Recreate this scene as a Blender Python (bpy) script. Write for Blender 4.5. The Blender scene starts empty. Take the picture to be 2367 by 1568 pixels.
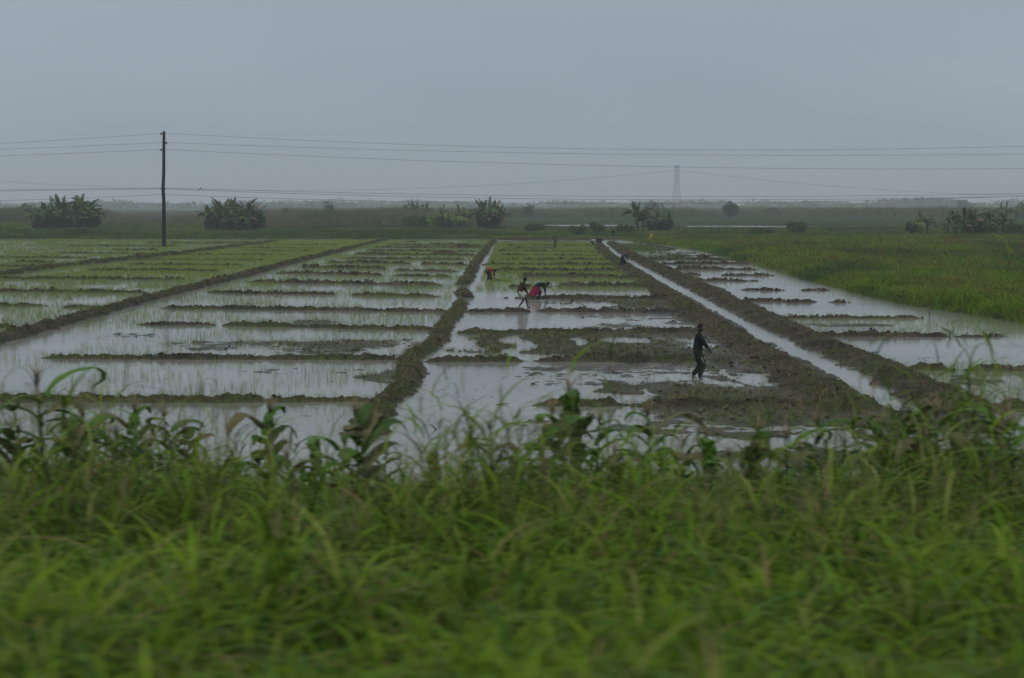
import bpy, math, random
import numpy as np
from mathutils import Vector, Matrix

rng = np.random.default_rng(7)
random.seed(7)
C = bpy.context.scene.collection
R = math.radians

# ------------------------------------------------------------------ camera
CAM_H = 5.2
W0, H0, FPX, HOR = 2367.0, 1568.0, 3514.0, 476.0
PITCH = math.atan((H0 / 2 - HOR) / FPX)
cam_d = bpy.data.cameras.new('camera')
cam = bpy.data.objects.new('camera', cam_d)
C.objects.link(cam)
cam.location = (0, 0, CAM_H)
cam.rotation_euler = (math.pi / 2 - PITCH, 0, 0)
cam_d.sensor_width = 36
cam_d.lens = FPX / W0 * 36
cam_d.clip_start = 0.1
cam_d.clip_end = 9000
cam_d.dof.use_dof = True
cam_d.dof.focus_distance = 85
cam_d.dof.aperture_fstop = 1.75
cam_d.dof.aperture_ratio = 0.5
bpy.context.scene.camera = cam

# ------------------------------------------------------------------ sky, sun, exposure
SUN_EL, SUN_AZ = 62.0, 200.0        # high behind the camera, hidden by cloud
world = bpy.data.worlds.new('World')
bpy.context.scene.world = world
world.use_nodes = True
nt = world.node_tree
nt.nodes.clear()
wo = nt.nodes.new('ShaderNodeOutputWorld')
bg = nt.nodes.new('ShaderNodeBackground')
bg.inputs['Strength'].default_value = 0.1
sky = nt.nodes.new('ShaderNodeTexSky')
sky.sky_type = 'NISHITA'
sky.sun_disc = False
sky.sun_elevation = R(SUN_EL)
sky.sun_rotation = R(SUN_AZ)
sky.air_density = 2.0
sky.dust_density = 6.0
tc = nt.nodes.new('ShaderNodeTexCoord')
mp = nt.nodes.new('ShaderNodeMapping')
mp.inputs['Scale'].default_value = (1.4, 1.4, 4.5)
ns = nt.nodes.new('ShaderNodeTexNoise')
ns.inputs['Scale'].default_value = 1.6
ns.inputs['Detail'].default_value = 3
ns.inputs['Roughness'].default_value = 0.45
rmp = nt.nodes.new('ShaderNodeValToRGB')
rmp.color_ramp.elements[0].position = 0.36
rmp.color_ramp.elements[0].color = (3.02, 3.62, 4.28, 1)
rmp.color_ramp.elements[1].position = 0.66
rmp.color_ramp.elements[1].color = (3.42, 4.08, 4.76, 1)
mx = nt.nodes.new('ShaderNodeMix')
mx.data_type = 'RGBA'
mx.inputs['Factor'].default_value = 0.96
nt.links.new(tc.outputs['Generated'], mp.inputs['Vector'])
nt.links.new(mp.outputs['Vector'], ns.inputs['Vector'])
nt.links.new(ns.outputs['Fac'], rmp.inputs['Fac'])
nt.links.new(sky.outputs['Color'], mx.inputs['A'])
nt.links.new(rmp.outputs['Color'], mx.inputs['B'])
nt.links.new(mx.outputs['Result'], bg.inputs['Color'])
nt.links.new(bg.outputs['Background'], wo.inputs['Surface'])

sl = bpy.data.lights.new('sun', 'SUN')
sl.energy = 1.3
sl.angle = R(25)
sl.color = (1.0, 0.98, 0.94)
sun = bpy.data.objects.new('sun', sl)
C.objects.link(sun)
az = R(SUN_AZ)
sdir = Vector((math.sin(az) * math.cos(R(SUN_EL)), math.cos(az) * math.cos(R(SUN_EL)), math.sin(R(SUN_EL))))
sun.rotation_euler = (-sdir).to_track_quat('-Z', 'Y').to_euler()
sun.location = (0, -20, 60)

sc = bpy.context.scene
sc.view_settings.view_transform = 'Standard'
sc.view_settings.look = 'None'
sc.view_settings.exposure = 0.0
sc.view_settings.gamma = 1.0
sc.cycles.max_bounces = 6
sc.cycles.transparent_max_bounces = 8
sc.cycles.volume_bounces = 1

# haze constants (the box is built at the end)
HAZE_DENSITY = 0.00044
HAZE_COLOR = (0.95, 1.0, 1.0)

# ------------------------------------------------------------------ helpers
def P(px, py, z=0.0):
    """point of the picture (2367 wide) -> place at height z"""
    a = (px - W0 / 2) / FPX
    b = -(py - H0 / 2) / FPX
    cp, sp = math.cos(PITCH), math.sin(PITCH)
    d = (a, cp + b * sp, -sp + b * cp)
    t = (z - CAM_H) / d[2]
    return (d[0] * t, d[1] * t)

def XD(px, py_dummy, y):
    """x of picture column px at distance y (near the horizon)"""
    return (px - W0 / 2) / FPX * y

def ZD(py, y):
    """height seen at picture row py at distance y"""
    return CAM_H + math.tan(math.atan((H0 / 2 - py) / FPX) - PITCH) * y

def tag(o, label=None, cat=None, group=None, kind=None):
    if label: o['label'] = label
    if cat: o['category'] = cat
    if group: o['group'] = group
    if kind: o['kind'] = kind
    return o

def empty(name, loc, rz=0.0, label=None, cat=None, group=None):
    o = bpy.data.objects.new(name, None)
    C.objects.link(o)
    o.location = loc
    o.rotation_euler = (0, 0, rz)
    o.empty_display_size = 0.3
    return tag(o, label, cat, group)

def link(name, me, mat=None, parent=None):
    o = bpy.data.objects.new(name, me)
    C.objects.link(o)
    if mat: me.materials.append(mat)
    if parent: o.parent = parent
    return o

def np_mesh(name, V, F, tint=None, smooth=False, attrs=None):
    """V (n,3), F (m,4) quads or (m,3)"""
    me = bpy.data.meshes.new(name)
    V = np.ascontiguousarray(V, dtype=np.float32)
    F = np.ascontiguousarray(F, dtype=np.int32)
    m, k = F.shape
    me.vertices.add(len(V))
    me.vertices.foreach_set('co', V.ravel())
    me.loops.add(m * k)
    me.loops.foreach_set('vertex_index', F.ravel())
    me.polygons.add(m)
    me.polygons.foreach_set('loop_start', np.arange(0, m * k, k, dtype=np.int32))
    if smooth:
        me.polygons.foreach_set('use_smooth', np.ones(m, dtype=bool))
    if tint is not None:
        a = me.attributes.new('tint', 'FLOAT_COLOR', 'POINT')
        c = np.ones((len(V), 4), dtype=np.float32)
        c[:, :3] = tint
        a.data.foreach_set('color', c.ravel())
    if attrs:
        for nm, arr in attrs.items():
            a = me.attributes.new(nm, 'FLOAT', 'POINT')
            a.data.foreach_set('value', np.ascontiguousarray(arr, dtype=np.float32).ravel())
    me.update(calc_edges=True)
    me.validate()
    return me

class MB:
    def __init__(self): self.v = []; self.f = []
    def add(self, v, f):
        n = len(self.v)
        self.v += [tuple(p) for p in v]
        self.f += [tuple(i + n for i in q) for q in f]
    def box(self, c, s, rot=None):
        x, y, z = (k / 2 for k in s)
        pts = [Vector((i * x, j * y, k * z)) for i in (-1, 1) for j in (-1, 1) for k in (-1, 1)]
        if rot: pts = [rot @ p for p in pts]
        pts = [p + Vector(c) for p in pts]
        self.add(pts, [(0, 1, 3, 2), (4, 6, 7, 5), (0, 4, 5, 1), (2, 3, 7, 6), (0, 2, 6, 4), (1, 5, 7, 3)])
    def tube(self, pts, rad, n=8, cap=True):
        pts = [Vector(p) for p in pts]
        if not hasattr(rad, '__len__'): rad = [rad] * len(pts)
        rings = []
        up = Vector((0, 0, 1))
        for i, p in enumerate(pts):
            t = (pts[min(i + 1, len(pts) - 1)] - pts[max(i - 1, 0)])
            if t.length < 1e-9: t = Vector((0, 0, 1))
            t.normalize()
            a = t.cross(Vector((0, 1, 0)) if abs(t.y) < 0.9 else Vector((1, 0, 0))).normalized()
            b = t.cross(a)
            r = rad[i]
            rx, ry = (r if hasattr(r, '__len__') else (r, r))
            rings.append([p + a * (math.cos(2 * math.pi * k / n) * rx) + b * (math.sin(2 * math.pi * k / n) * ry) for k in range(n)])
        v = [q for r_ in rings for q in r_]
        f = []
        for i in range(len(pts) - 1):
            for k in range(n):
                f.append((i * n + k, i * n + (k + 1) % n, (i + 1) * n + (k + 1) % n, (i + 1) * n + k))
        if cap:
            f.append(tuple(range(n))[::-1]); f.append(tuple((len(pts) - 1) * n + k for k in range(n)))
        self.add(v, f)
    def ellipsoid(self, c, s, n=12, m=8, rot=None):
        v = []; f = []
        for i in range(m + 1):
            th = math.pi * i / m
            for k in range(n):
                ph = 2 * math.pi * k / n
                p = Vector((s[0] * math.sin(th) * math.cos(ph), s[1] * math.sin(th) * math.sin(ph), s[2] * math.cos(th)))
                if rot: p = rot @ p
                v.append(p + Vector(c))
        for i in range(m):
            for k in range(n):
                f.append((i * n + k, (i + 1) * n + k, (i + 1) * n + (k + 1) % n, i * n + (k + 1) % n))
        self.add(v, f)
    def mesh(self, name, smooth=True):
        me = bpy.data.meshes.new(name)
        me.from_pydata(self.v, [], self.f)
        if smooth:
            me.polygons.foreach_set('use_smooth', np.ones(len(me.polygons), dtype=bool))
        me.update()
        return me
    def build(self, name, mat, parent=None, smooth=True):
        return link(name, self.mesh(name, smooth), mat, parent)

# ---- vectorised value noise
def _h(ix, iy, seed):
    n = (ix.astype(np.int64) * 374761393 + iy.astype(np.int64) * 668265263 + seed * 2147483647) & 0xffffffff
    n = ((n ^ (n >> 13)) * 1274126177) & 0xffffffff
    n = n ^ (n >> 16)
    return (n & 0xffff) / 65535.0

def vn(x, y, seed=0):
    ix = np.floor(x); iy = np.floor(y)
    fx = x - ix; fy = y - iy
    fx = fx * fx * (3 - 2 * fx); fy = fy * fy * (3 - 2 * fy)
    a = _h(ix, iy, seed); b = _h(ix + 1, iy, seed); c = _h(ix, iy + 1, seed); d = _h(ix + 1, iy + 1, seed)
    return (a * (1 - fx) + b * fx) * (1 - fy) + (c * (1 - fx) + d * fx) * fy

def fbm(x, y, seed=0, octs=4, gain=0.5):
    s = 0; amp = 1; tot = 0
    for o in range(octs):
        s = s + amp * vn(x * 2.03 ** o + 17.3 * o, y * 2.03 ** o - 9.1 * o, seed + o)
        tot += amp; amp *= gain
    return s / tot

def sstep(a, b, x):
    t = np.clip((x - a) / (b - a), 0, 1)
    return t * t * (3 - 2 * t)

# ------------------------------------------------------------------ terrain description
def Wp(lst): return [P(a, b) for a, b in lst]

LEFT_B = Wp([(-60, 806), (0, 790), (150, 748), (360, 690), (560, 640), (700, 603), (800, 579), (893, 556)])
CENT_B = Wp([(838, 1012), (862, 985), (872, 945), (928, 905), (950, 870), (945, 832), (1010, 792), (1028, 752), (1062, 712)])
CENT_B0 = Wp([(1062, 712), (1066, 698)])
CENT_B2 = Wp([(1078, 690), (1066, 672)])
CENT_B3 = Wp([(1070, 660), (1085, 640), (1092, 620), (1105, 600), (1120, 583), (1128, 570), (1142, 558)])
FARLEFT_B = Wp([(-120, 655), (0, 638), (110, 622), (218, 610), (437, 586), (640, 560)])
DITCH_L = Wp([(1385, 563), (1412, 592), (1468, 628), (1532, 668), (1603, 715), (1672, 757), (1768, 812), (1862, 868), (1945, 915), (2010, 958)])
DITCH_R = Wp([(1411, 563), (1452, 590), (1528, 625), (1618, 668), (1712, 713), (1800, 758), (1920, 808), (2040, 862), (2130, 905), (2230, 960)])
DITCH_C = Wp([(1398, 563), (1430, 590), (1497, 626), (1572, 668), (1655, 714), (1736, 756), (1840, 810), (1942, 864), (2028, 912), (2118, 958)])

long_bunds = [  # polyline, half width, height, green
    (LEFT_B, 0.50, 0.32, 0.38), (CENT_B, 0.50, 0.20, 0.6), (CENT_B0, 0.45, 0.12, 0.4), (CENT_B2, 0.5, 0.2, 0.45),
    (CENT_B3, 0.52, 0.28, 0.35), (FARLEFT_B, 0.6, 0.30, 0.65),
    ([(a - .35, b) for a, b in DITCH_L], 0.95, 0.25, 0.3), ([(a + .12, b) for a, b in DITCH_R], 1.0, 0.27, 0.28)]

X = []   # cross bunds x0,y0,x1,y1,halfw,height,green
def xb(x0, y0, x1, y1, w=0.42, h=0.24, g=0.3): X.append((x0, y0, x1, y1, w, h, g))
# far-left column (green rice)
for q in [(-60, 757, 60, 757), (-60, 707, 120, 708), (130, 711, 240, 711), (-80, 674, 350, 678), (-80, 646, 440, 648), (188, 627, 517, 629),
          (285, 614, 575, 616), (285, 602, 622, 604), (300, 590, 670, 592), (560, 582, 740, 583), (520, 575, 760, 576), (560, 568, 790, 568),
          (-20, 597, 215, 597), (128, 586, 305, 587), (250, 579, 372, 579), (27, 608, 135, 609), (-60, 617, 100, 618), (150, 570, 420, 570),
          (330, 563, 600, 563), (630, 552, 725, 550)]:
    xb(*q, w=0.42, h=0.22, g=0.55)
# left column
for q in [(-60, 926, 895, 929, .5, .25, .45), (70, 828, 945, 832, .42, .22, .4), (300, 751, 520, 753, .4, .2, .2), (500, 753, 1030, 764, .45, .24, .45),
          (358, 713, 1058, 722, .4, .24, .2), (470, 677, 790, 682, .36, .22, .35), (800, 683, 1030, 687, .4, .22, .35), (565, 653, 1030, 661, .36, .26, .15),
          (630, 632, 895, 638, .4, .26, .2), (900, 638, 1050, 641, .3, .2, .3), (690, 619, 900, 623, .42, .28, .15), (900, 626, 1068, 629, .3, .18, .2),
          (750, 608, 955, 611, .42, .26, .2), (965, 611, 1085, 614, .36, .26, .2), (786, 599, 1088, 601, .45, .26, .45), (813, 589, 1112, 592, .45, .28, .4),
          (990, 588, 1070, 589, .7, .50, .1), (840, 581, 1105, 583, .45, .26, .5), (855, 573, 1115, 574, .4, .25, .5), (1050, 572, 1115, 573, .7, .42, .15),
          (890, 567, 1120, 568, .4, .22, .3), (934, 561.5, 968, 562, 1.0, .5, .1), (1075, 560, 1100, 560, .4, .2, .3), (985, 564, 1060, 564.5, .4, .15, .5)]:
    xb(*q)
# middle right column
for q in [(1160, 563, 1200, 563, .5, .3, .2), (1158, 570, 1384, 571, .5, .32, .3), (1156, 577, 1300, 577, .4, .3, .3), (1142, 583, 1400, 585, .4, .28, .4), (1150, 592, 1412, 594, .4, .28, .4),
          (1140, 602, 1425, 604, .4, .28, .4), (1108, 613.5, 1440, 616, .4, .26, .45), (1139, 627, 1462, 630, .42, .34, .2), (1190, 641, 1480, 645, .42, .34, .25), (1149, 643, 1190, 643, .2, .1, .2),
          (1159, 664, 1290, 664, .25, .12, .2), (1275, 662, 1515, 666, .45, .34, .3), (1155, 689, 1185, 690, .35, .42, .1), (1180, 690, 1559, 692, .45, .26, .3),
          (1055, 722, 1240, 721, .4, .24, .1), (1230, 720, 1660, 724, .6, .34, .12), (1040, 771, 1680, 769, .42, .28, .3), (960, 836, 1230, 836, .45, .30, .35), (1220, 835, 1640, 837, .5, .34, .25),
          (1700, 840, 1800, 845, .6, .42, .05), (1620, 835, 1720, 842, .5, .3, .1), (1165, 937, 1200, 938, .25, .14, .0), (1200, 938, 1480, 937, .42, .24, .4), (1450, 938, 1900, 942, .55, .25, .3),
          (1150, 555, 1400, 556, .8, .35, .3)]:
    xb(*q)
# right column
for q in [(1486, 598, 1640, 598, .4, .3, .1), (1540, 592, 1640, 592, .36, .22, .2), (1500, 601, 1700, 602, .4, .28, .05), (1620, 601, 1680, 602, .5, .36, .05),
          (1530, 611, 1640, 611, .4, .3, .05), (1635, 610, 1725, 612, .42, .36, .05), (1560, 623, 1665, 624, .42, .36, .05), (1675, 624, 1745, 625, .3, .22, .05),
          (1575, 637, 1610, 637, .42, .34, .05), (1670, 637, 1776, 638, .3, .22, .05), (1590, 649, 1720, 651, .42, .34, .05), (1715, 650, 1750, 650, .24, .12, .05),
          (1620, 671, 1665, 671, .3, .14, .1), (1712, 671, 1800, 672, .34, .18, .1), (1848, 672, 1912, 672, .3, .12, .1), (1700, 696, 1815, 698, .42, .34, .05), (1805, 700, 1885, 699, .34, .24, .1), (1910, 699, 1958, 700, .34, .16, .1),
          (1785, 735, 2128, 737, .42, .24, .25), (1870, 777, 2190, 779, .5, .34, .15), (2190, 779, 2320, 779, .34, .18, .15), (2060, 852, 2230, 856, .6, .32, .3), (2200, 856, 2460, 858, .5, .36, .2),
          (2240, 945, 2500, 948, .6, .3, .2), (1440, 566, 1560, 566, .5, .16, .3), (1545, 566, 1600, 566, .5, .3, .1), (1600, 573, 1640, 573, .4, .16, .3), (1560, 586, 1600, 586, .4, .12, .5)]:
    xb(*q)
cross = []
for (x0, y0, x1, y1, w, h, g) in X:
    if x0 > 1480 and y0 < 780 and x1 < 2330 and not (1500 < x0 < 1800 and y0 > 715 and x1 < 1850) and x0 > 1235 + (y0 - 476) * 1.9:
        w *= .8; h *= .78; x0 -= 12; x1 += 22      # thin low bunds of the right column
    a = P(x0, y0); b = P(x1, y1)
    n = 5
    pts = [(a[0] + (b[0] - a[0]) * i / n, a[1] + (b[1] - a[1]) * i / n + (random.uniform(-.12, .12) if 0 < i < n else 0)) for i in range(n + 1)]
    cross.append((pts, w * .72, h * (.66 if min(a[1], b[1]) < 90 else (.88 if min(a[1], b[1]) < 140 else .66)), min(1, g + .1)))

# muddy patches: centre px, radii px, level, green
MUD = [(1560, 900, 130, 26, .075, .45), (1420, 1010, 110, 10, .06, .6), (1250, 1045, 80, 9, .06, .7), (1080, 995, 50, 6, .04, .4), (1300, 890, 100, 10, .045, .1),
       (1120, 805, 110, 22, .055, .7), (1240, 870, 60, 7, .05, .1), (1460, 860, 140, 9, .06, .1), (1500, 890, 110, 12, .055, .2), (1330, 960, 60, 5, .06, .6), (1290, 1000, 50, 6, .06, .6),
       (1680, 870, 90, 40, .09, .4), (1790, 900, 120, 44, .10, .35), (1660, 925, 150, 26, .09, .6), (1300, 800, 260, 30, .04, .5), (1400, 900, 120, 12, .05, .3), (1560, 1000, 120, 8, .06, .6),
       (1640, 740, 90, 34, .12, .1), (1600, 700, 80, 26, .10, .1), (1760, 840, 120, 40, .13, .15), (1860, 900, 150, 44, .13, .15), (1980, 960, 160, 36, .15, .2), (1560, 960, 200, 16, .06, .5), (1720, 970, 200, 18, .10, .4), (1250, 742, 60, 8, .02, .1), (1500, 742, 160, 12, .06, .1),
       (1330, 800, 330, 34, .075, .5), (1600, 812, 150, 40, .10, .3), (1750, 900, 150, 50, .085, .25), (1900, 945, 200, 40, .11, .3), (1700, 945, 240, 34, .07, .5), (1450, 872, 220, 26, .045, .05), (1560, 712, 90, 22, .09, .15), (1440, 706, 190, 16, .06, .5), (780, 800, 240, 22, .04, .6), (1180, 1060, 120, 22, .045, .6), (1500, 1060, 140, 20, .045, .6), (1850, 1060, 300, 26, .12, .5), (2150, 1060, 200, 40, .16, .4), (1010, 555, 240, 3, .03, .4), (1250, 560, 100, 4, .06, .4),
       (1420, 742, 200, 20, .055, .1), (1600, 745, 120, 20, .075, .05), (1450, 703, 90, 12, .09, .8), (1560, 706, 110, 12, .075, .1), (1250, 703, 60, 6, .04, .0), (1360, 690, 130, 7, .07, .3),
       (1160, 800, 60, 30, .09, .8), (1290, 800, 80, 33, .12, .5), (1420, 805, 60, 30, .12, .55), (1530, 810, 70, 28, .12, .45), (1110, 815, 70, 18, .08, .7), (1230, 782, 160, 9, .10, .8), (1450, 780, 240, 10, .11, .5),
       (1640, 800, 60, 30, .12, .3), (1350, 818, 320, 12, .10, .6), (1700, 805, 110, 38, .13, .25),
       (1500, 862, 190, 24, .062, .05), (1290, 858, 130, 9, .062, .05), (1360, 884, 110, 18, .052, .05), (1408, 908, 34, 14, .14, .85), (1640, 905, 90, 18, .10, .75), (1700, 878, 60, 9, .09, .3), (1600, 930, 160, 14, .10, .6),
       (1780, 930, 160, 26, .13, .35), (1880, 935, 140, 30, .14, .2), (1960, 960, 190, 22, .14, .25), (1800, 970, 220, 16, .11, .5), (2060, 990, 150, 30, .16, .3), (2200, 980, 130, 40, .18, .3), (1700, 1005, 110, 12, .08, .5),
       (1640, 965, 150, 9, .075, .5), (1560, 985, 60, 7, .08, .4), (1840, 860, 90, 20, .12, .2), (1740, 850, 90, 14, .13, .2), (1900, 900, 70, 22, .15, .1), (1560, 722, 90, 9, .1, .2), (1640, 735, 60, 14, .12, .1),
       (1360, 975, 26, 8, .11, .7), (1240, 965, 40, 5, .05, .3), (1070, 1040, 40, 9, .09, .8), (980, 1070, 40, 8, .07, .7), (1130, 1060, 50, 8, .07, .5), (1120, 1010, 60, 25, .035, .3),
       (800, 798, 190, 18, .058, .6), (480, 796, 140, 14, .048, .4), (300, 775, 120, 8, .045, .3), (620, 785, 120, 10, .05, .5), (880, 868, 60, 20, .06, .8), (640, 862, 160, 8, .048, .4), (560, 705, 90, 7, .045, .4), (760, 746, 120, 6, .055, .7),
       (1960, 752, 140, 5, .048, .2), (2100, 820, 180, 12, .045, .1), (2280, 885, 110, 14, .052, .4), (1500, 575, 60, 8, .08, .9), (1455, 573, 40, 6, .07, .6), (1420, 575, 30, 5, .12, .3),
       (680, 551.5, 80, 2.5, .22, .1), (1010, 551, 90, 4, .25, .15), (1700, 722, 40, 30, .12, .1)]
PUD = [(1085, 795, 50, 15), (1215, 802, 30, 22), (1350, 792, 28, 8), (1475, 790, 38, 7), (1592, 795, 30, 7), (1370, 708, 28, 6), (1800, 872, 42, 7), (1700, 862, 18, 6), (1745, 876, 26, 9), (1880, 910, 44, 5), (1860, 920, 20, 6),
       (1925, 985, 80, 7), (1630, 948, 90, 4), (2045, 1000, 40, 12), (1690, 1040, 90, 16), (1640, 880, 60, 8), (1320, 745, 90, 10), (1500, 745, 60, 4), (1760, 805, 26, 7)]
def ell(lst):
    out = []
    for q in lst:
        cx, cy, rx, ry = q[:4]
        c = P(cx, cy); e = P(cx + rx, cy); t = P(cx, cy - ry); b = P(cx, cy + ry)
        out.append((c[0], (t[1] + b[1]) / 2, abs(e[0] - c[0]), abs(t[1] - b[1]) / 2) + tuple(q[4:]))
    return out
MUDW = ell(MUD); PUDW = ell(PUD)
RE = Wp([(2367, 748), (2100, 705), (1900, 655), (1750, 613), (1640, 583), (1560, 570), (1480, 561)])
RE = [(RE[0][0] + .2, 20.0)] + RE + [(17.0, 240.0)]
REy = np.array([p[1] for p in RE]); REx = np.array([p[0] for p in RE])
PONDS = [(-295, 1250, 45, 190), (-160, 1150, 30, 60), (20, 395, 13, 26), (56, 375, 17, 20), (88, 306, 8, 10), (30, 330, 10, 8), (80, 700, 30, 40), (-82, 247, 18, 5), (-28, 246, 12, 7), (160, 330, 30, 10)]

def emb(y):
    return np.interp(y, [-30, 2, 5, 10, 15, 20, 24, 26.5, 28.5], [2.95, 2.95, 2.72, 2.05, 1.25, .58, .24, .06, -.10])

def terrain(x, y):
    """height and green share"""
    z = np.full(x.shape, -0.085)
    bed = fbm(x * .5, y * .35, 3, 3)
    z += 0.05 * (bed - .5)
    g = np.full(x.shape, 0.15)
    lump = fbm(x * 1.7, y * 1.7, 11, 3)
    clod = fbm(x * 7.0, y * 7.0, 23, 3, .6)
    big = fbm(x * .35, y * .35, 61, 2)
    rg = fbm(x * 3.6, y * 3.6, 67, 2)
    # patches
    pn = fbm(x * 2.6, y * 2.6, 37, 4, .6)
    lev = np.zeros(x.shape)
    x_t, y_t = x, y
    x = x + 2.6 * (fbm(x * .55, y * .3, 81, 3) - .5) + .7 * (fbm(x * 2.1, y * 1.2, 83, 2) - .5)
    y = y + 4.5 * (fbm(x * .4, y * .25, 85, 3) - .5) + 1.4 * (fbm(x * 1.7, y * 1.3, 87, 2) - .5)
    for (cx, cy, rx, ry, lv, gr) in MUDW:
        m = (np.abs(x - cx) < rx * 1.6) & (np.abs(y - cy) < ry * 1.6)
        if not m.any(): continue
        d = ((x[m] - cx) / rx) ** 2 + ((y[m] - cy) / ry) ** 2
        w = np.clip(1.35 - d, 0, 1)
        nl = lv * w
        lev[m] = np.maximum(lev[m], nl)
        g[m] = np.where(nl >= lev[m] - 1e-9, gr * np.minimum(1, w * 2) + g[m] * (1 - np.minimum(1, w * 2)), g[m])
    sp = fbm(x_t * 3.0, y_t * 5.5, 39, 3, .7)
    big2 = fbm(x_t * .45, y_t * .35, 151, 3)
    lz = lev * 1.45 + np.minimum(1, lev / .05) * (.15 * (pn - .5) + .14 * (sp - .5) + .20 * (big2 - .5))
    over = np.maximum(0, lz - .10)
    z += np.where(lz > .10, .10 + over * .30 + .05 * (clod - .5) * np.minimum(1, over * 20), lz)
    for (cx, cy, rx, ry) in PUDW:
        m = (np.abs(x - cx) < rx * 1.6) & (np.abs(y - cy) < ry * 1.6)
        if not m.any(): continue
        d = ((x[m] - cx) / rx) ** 2 + ((y[m] - cy) / ry) ** 2
        z[m] -= .22 * np.clip(1.3 - d, 0, 1) ** .7
    x, y = x_t, y_t
    # bunds
    def ridge(pts, hw, h, gr, endtaper):
        nonlocal z, g
        xs = [p[0] for p in pts]; ys = [p[1] for p in pts]
        pad = hw * 2.6
        m = (x > min(xs) - pad) & (x < max(xs) + pad) & (y > min(ys) - pad) & (y < max(ys) + pad)
        if not m.any(): return
        xm, ym = x[m], y[m]
        best = np.full(xm.shape, 1e9); al = np.zeros(xm.shape)
        acc = 0; L = sum(math.dist(pts[i], pts[i + 1]) for i in range(len(pts) - 1))
        for i in range(len(pts) - 1):
            ax, ay = pts[i]; bx, by = pts[i + 1]
            l2 = (bx - ax) ** 2 + (by - ay) ** 2; l = math.sqrt(l2)
            t = np.clip(((xm - ax) * (bx - ax) + (ym - ay) * (by - ay)) / l2, 0, 1)
            d = np.hypot(xm - ax - t * (bx - ax), ym - ay - t * (by - ay))
            k = d < best
            best = np.where(k, d, best); al = np.where(k, acc + t * l, al)
            acc += l
        lm, cm, bm = lump[m], clod[m], big[m]
        w = hw * (.30 + 1.05 * lm + .5 * bm)
        t = best / w
        prof = np.clip(1 - t ** 1.6, 0, 1)
        end = np.minimum(al, L - al)
        tp = sstep(-.1, endtaper, end) if endtaper else 1.0
        hh = (h * (.50 + .65 * lm + .5 * (bm - .45) + .6 * (rg[m] - .45)) + .125) * tp
        zz = -.09 + hh * prof + .17 * (cm - .5) * np.minimum(1, prof * 3)
        cur = z[m]
        up = zz > cur
        z[m] = np.where(up, zz, cur)
        gm = g[m]
        gg = np.clip(gr + 1.1 * (fbm(xm * .7, ym * .7, 71, 2) - .5), 0, 1)
        g[m] = np.where(up, gg, gm)
    for pts, w, h, gr in cross: ridge(pts, w, h, gr, .9)
    for pts, w, h, gr in long_bunds: ridge(pts, w, h, gr, 0.6)
    # ditch channel
    pts = DITCH_C
    m = (x > 8) & (x < 15) & (y > 37) & (y < 215)
    if m.any():
        ys = np.array([p[1] for p in pts])[::-1]; xs = np.array([p[0] for p in pts])[::-1]
        xc = np.interp(y[m], ys, xs)
        d = np.abs(x[m] - xc + .30 * (lump[m] - .5) + .25 * (big[m] - .45))
        hw = .20 + .22 * (big[m] - .4)
        endm = sstep(37.5, 39.5, y[m])
        k = (1 - sstep(hw, hw + .22, d)) * endm
        z[m] = z[m] * (1 - k) - .12 * k
    # right grass field
    ex = np.interp(y, REy, REx) + .5 * (fbm(x * .25, y * .25, 41, 3) - .5) * 2
    k = sstep(0, .35, x - ex) * (y < 260)
    zz = .16 + .22 * sstep(0, 3, x - ex) + .25 * (fbm(x * .6, y * .6, 43, 3) - .5)
    z = z * (1 - k) + zz * k
    g = g * (1 - k) + k * np.clip(.9 - .6 * sstep(.55, .7, fbm(x * .1, y * .1, 44, 3)), 0, 1)
    # far marsh
    edge = 234 + 3.5 * (fbm(x * .08, x * 0 + 3, 45, 3) - .5) * 2 - 1.5 * sstep(-20, -60, x)
    k = sstep(0, 1.5, y - edge)
    zz = .14 + (.35 * (1 - sstep(250, 300, y)) + .06) * (fbm(x * .12, y * .06, 47, 4) - .35)
    for (cx, cy, rx, ry) in PONDS:
        d = ((x - cx) / rx) ** 2 + ((y - cy) / ry) ** 2
        zz = zz - .9 * np.clip(1.25 - d + .6 * (fbm(x * .15, y * .1, 51, 2) - .5), 0, 1)
    z = z * (1 - k) + zz * k
    g = g * (1 - k) + .9 * k
    # embankment
    ye = y + 1.6 * (fbm(x * .45, y * .2, 53, 3) - .5) * 2
    e = emb(ye) + .10 * (lump - .5) * (y < 27)
    k = y < 29.5
    z = np.where(k & (e > z), e, z)
    g = np.where(k & (e > -.06), .8, g)
    return z, g

# ------------------------------------------------------------------ materials
def new_mat(name):
    m = bpy.data.materials.new(name)
    m.use_nodes = True
    t = m.node_tree
    return m, t, t.nodes['Principled BSDF']

def simple(name, col, rough=.6, spec=.3, noise=0.0, nscale=8.0):
    m, t, b = new_mat(name)
    b.inputs['Roughness'].default_value = rough
    b.inputs['Specular IOR Level'].default_value = spec
    if noise:
        tcx = t.nodes.new('ShaderNodeTexCoord')
        n = t.nodes.new('ShaderNodeTexNoise'); n.inputs['Scale'].default_value = nscale; n.inputs['Detail'].default_value = 4
        t.links.new(tcx.outputs['Object'], n.inputs['Vector'])
        r = t.nodes.new('ShaderNodeValToRGB')
        r.color_ramp.elements[0].position = .3; r.color_ramp.elements[1].position = .7
        r.color_ramp.elements[0].color = tuple(c * (1 - noise) for c in col) + (1,)
        r.color_ramp.elements[1].color = tuple(min(1, c * (1 + noise)) for c in col) + (1,)
        t.links.new(n.outputs['Fac'], r.inputs['Fac'])
        t.links.new(r.outputs['Color'], b.inputs['Base Color'])
    else:
        b.inputs['Base Color'].default_value = tuple(col) + (1,)
    return m

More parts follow.
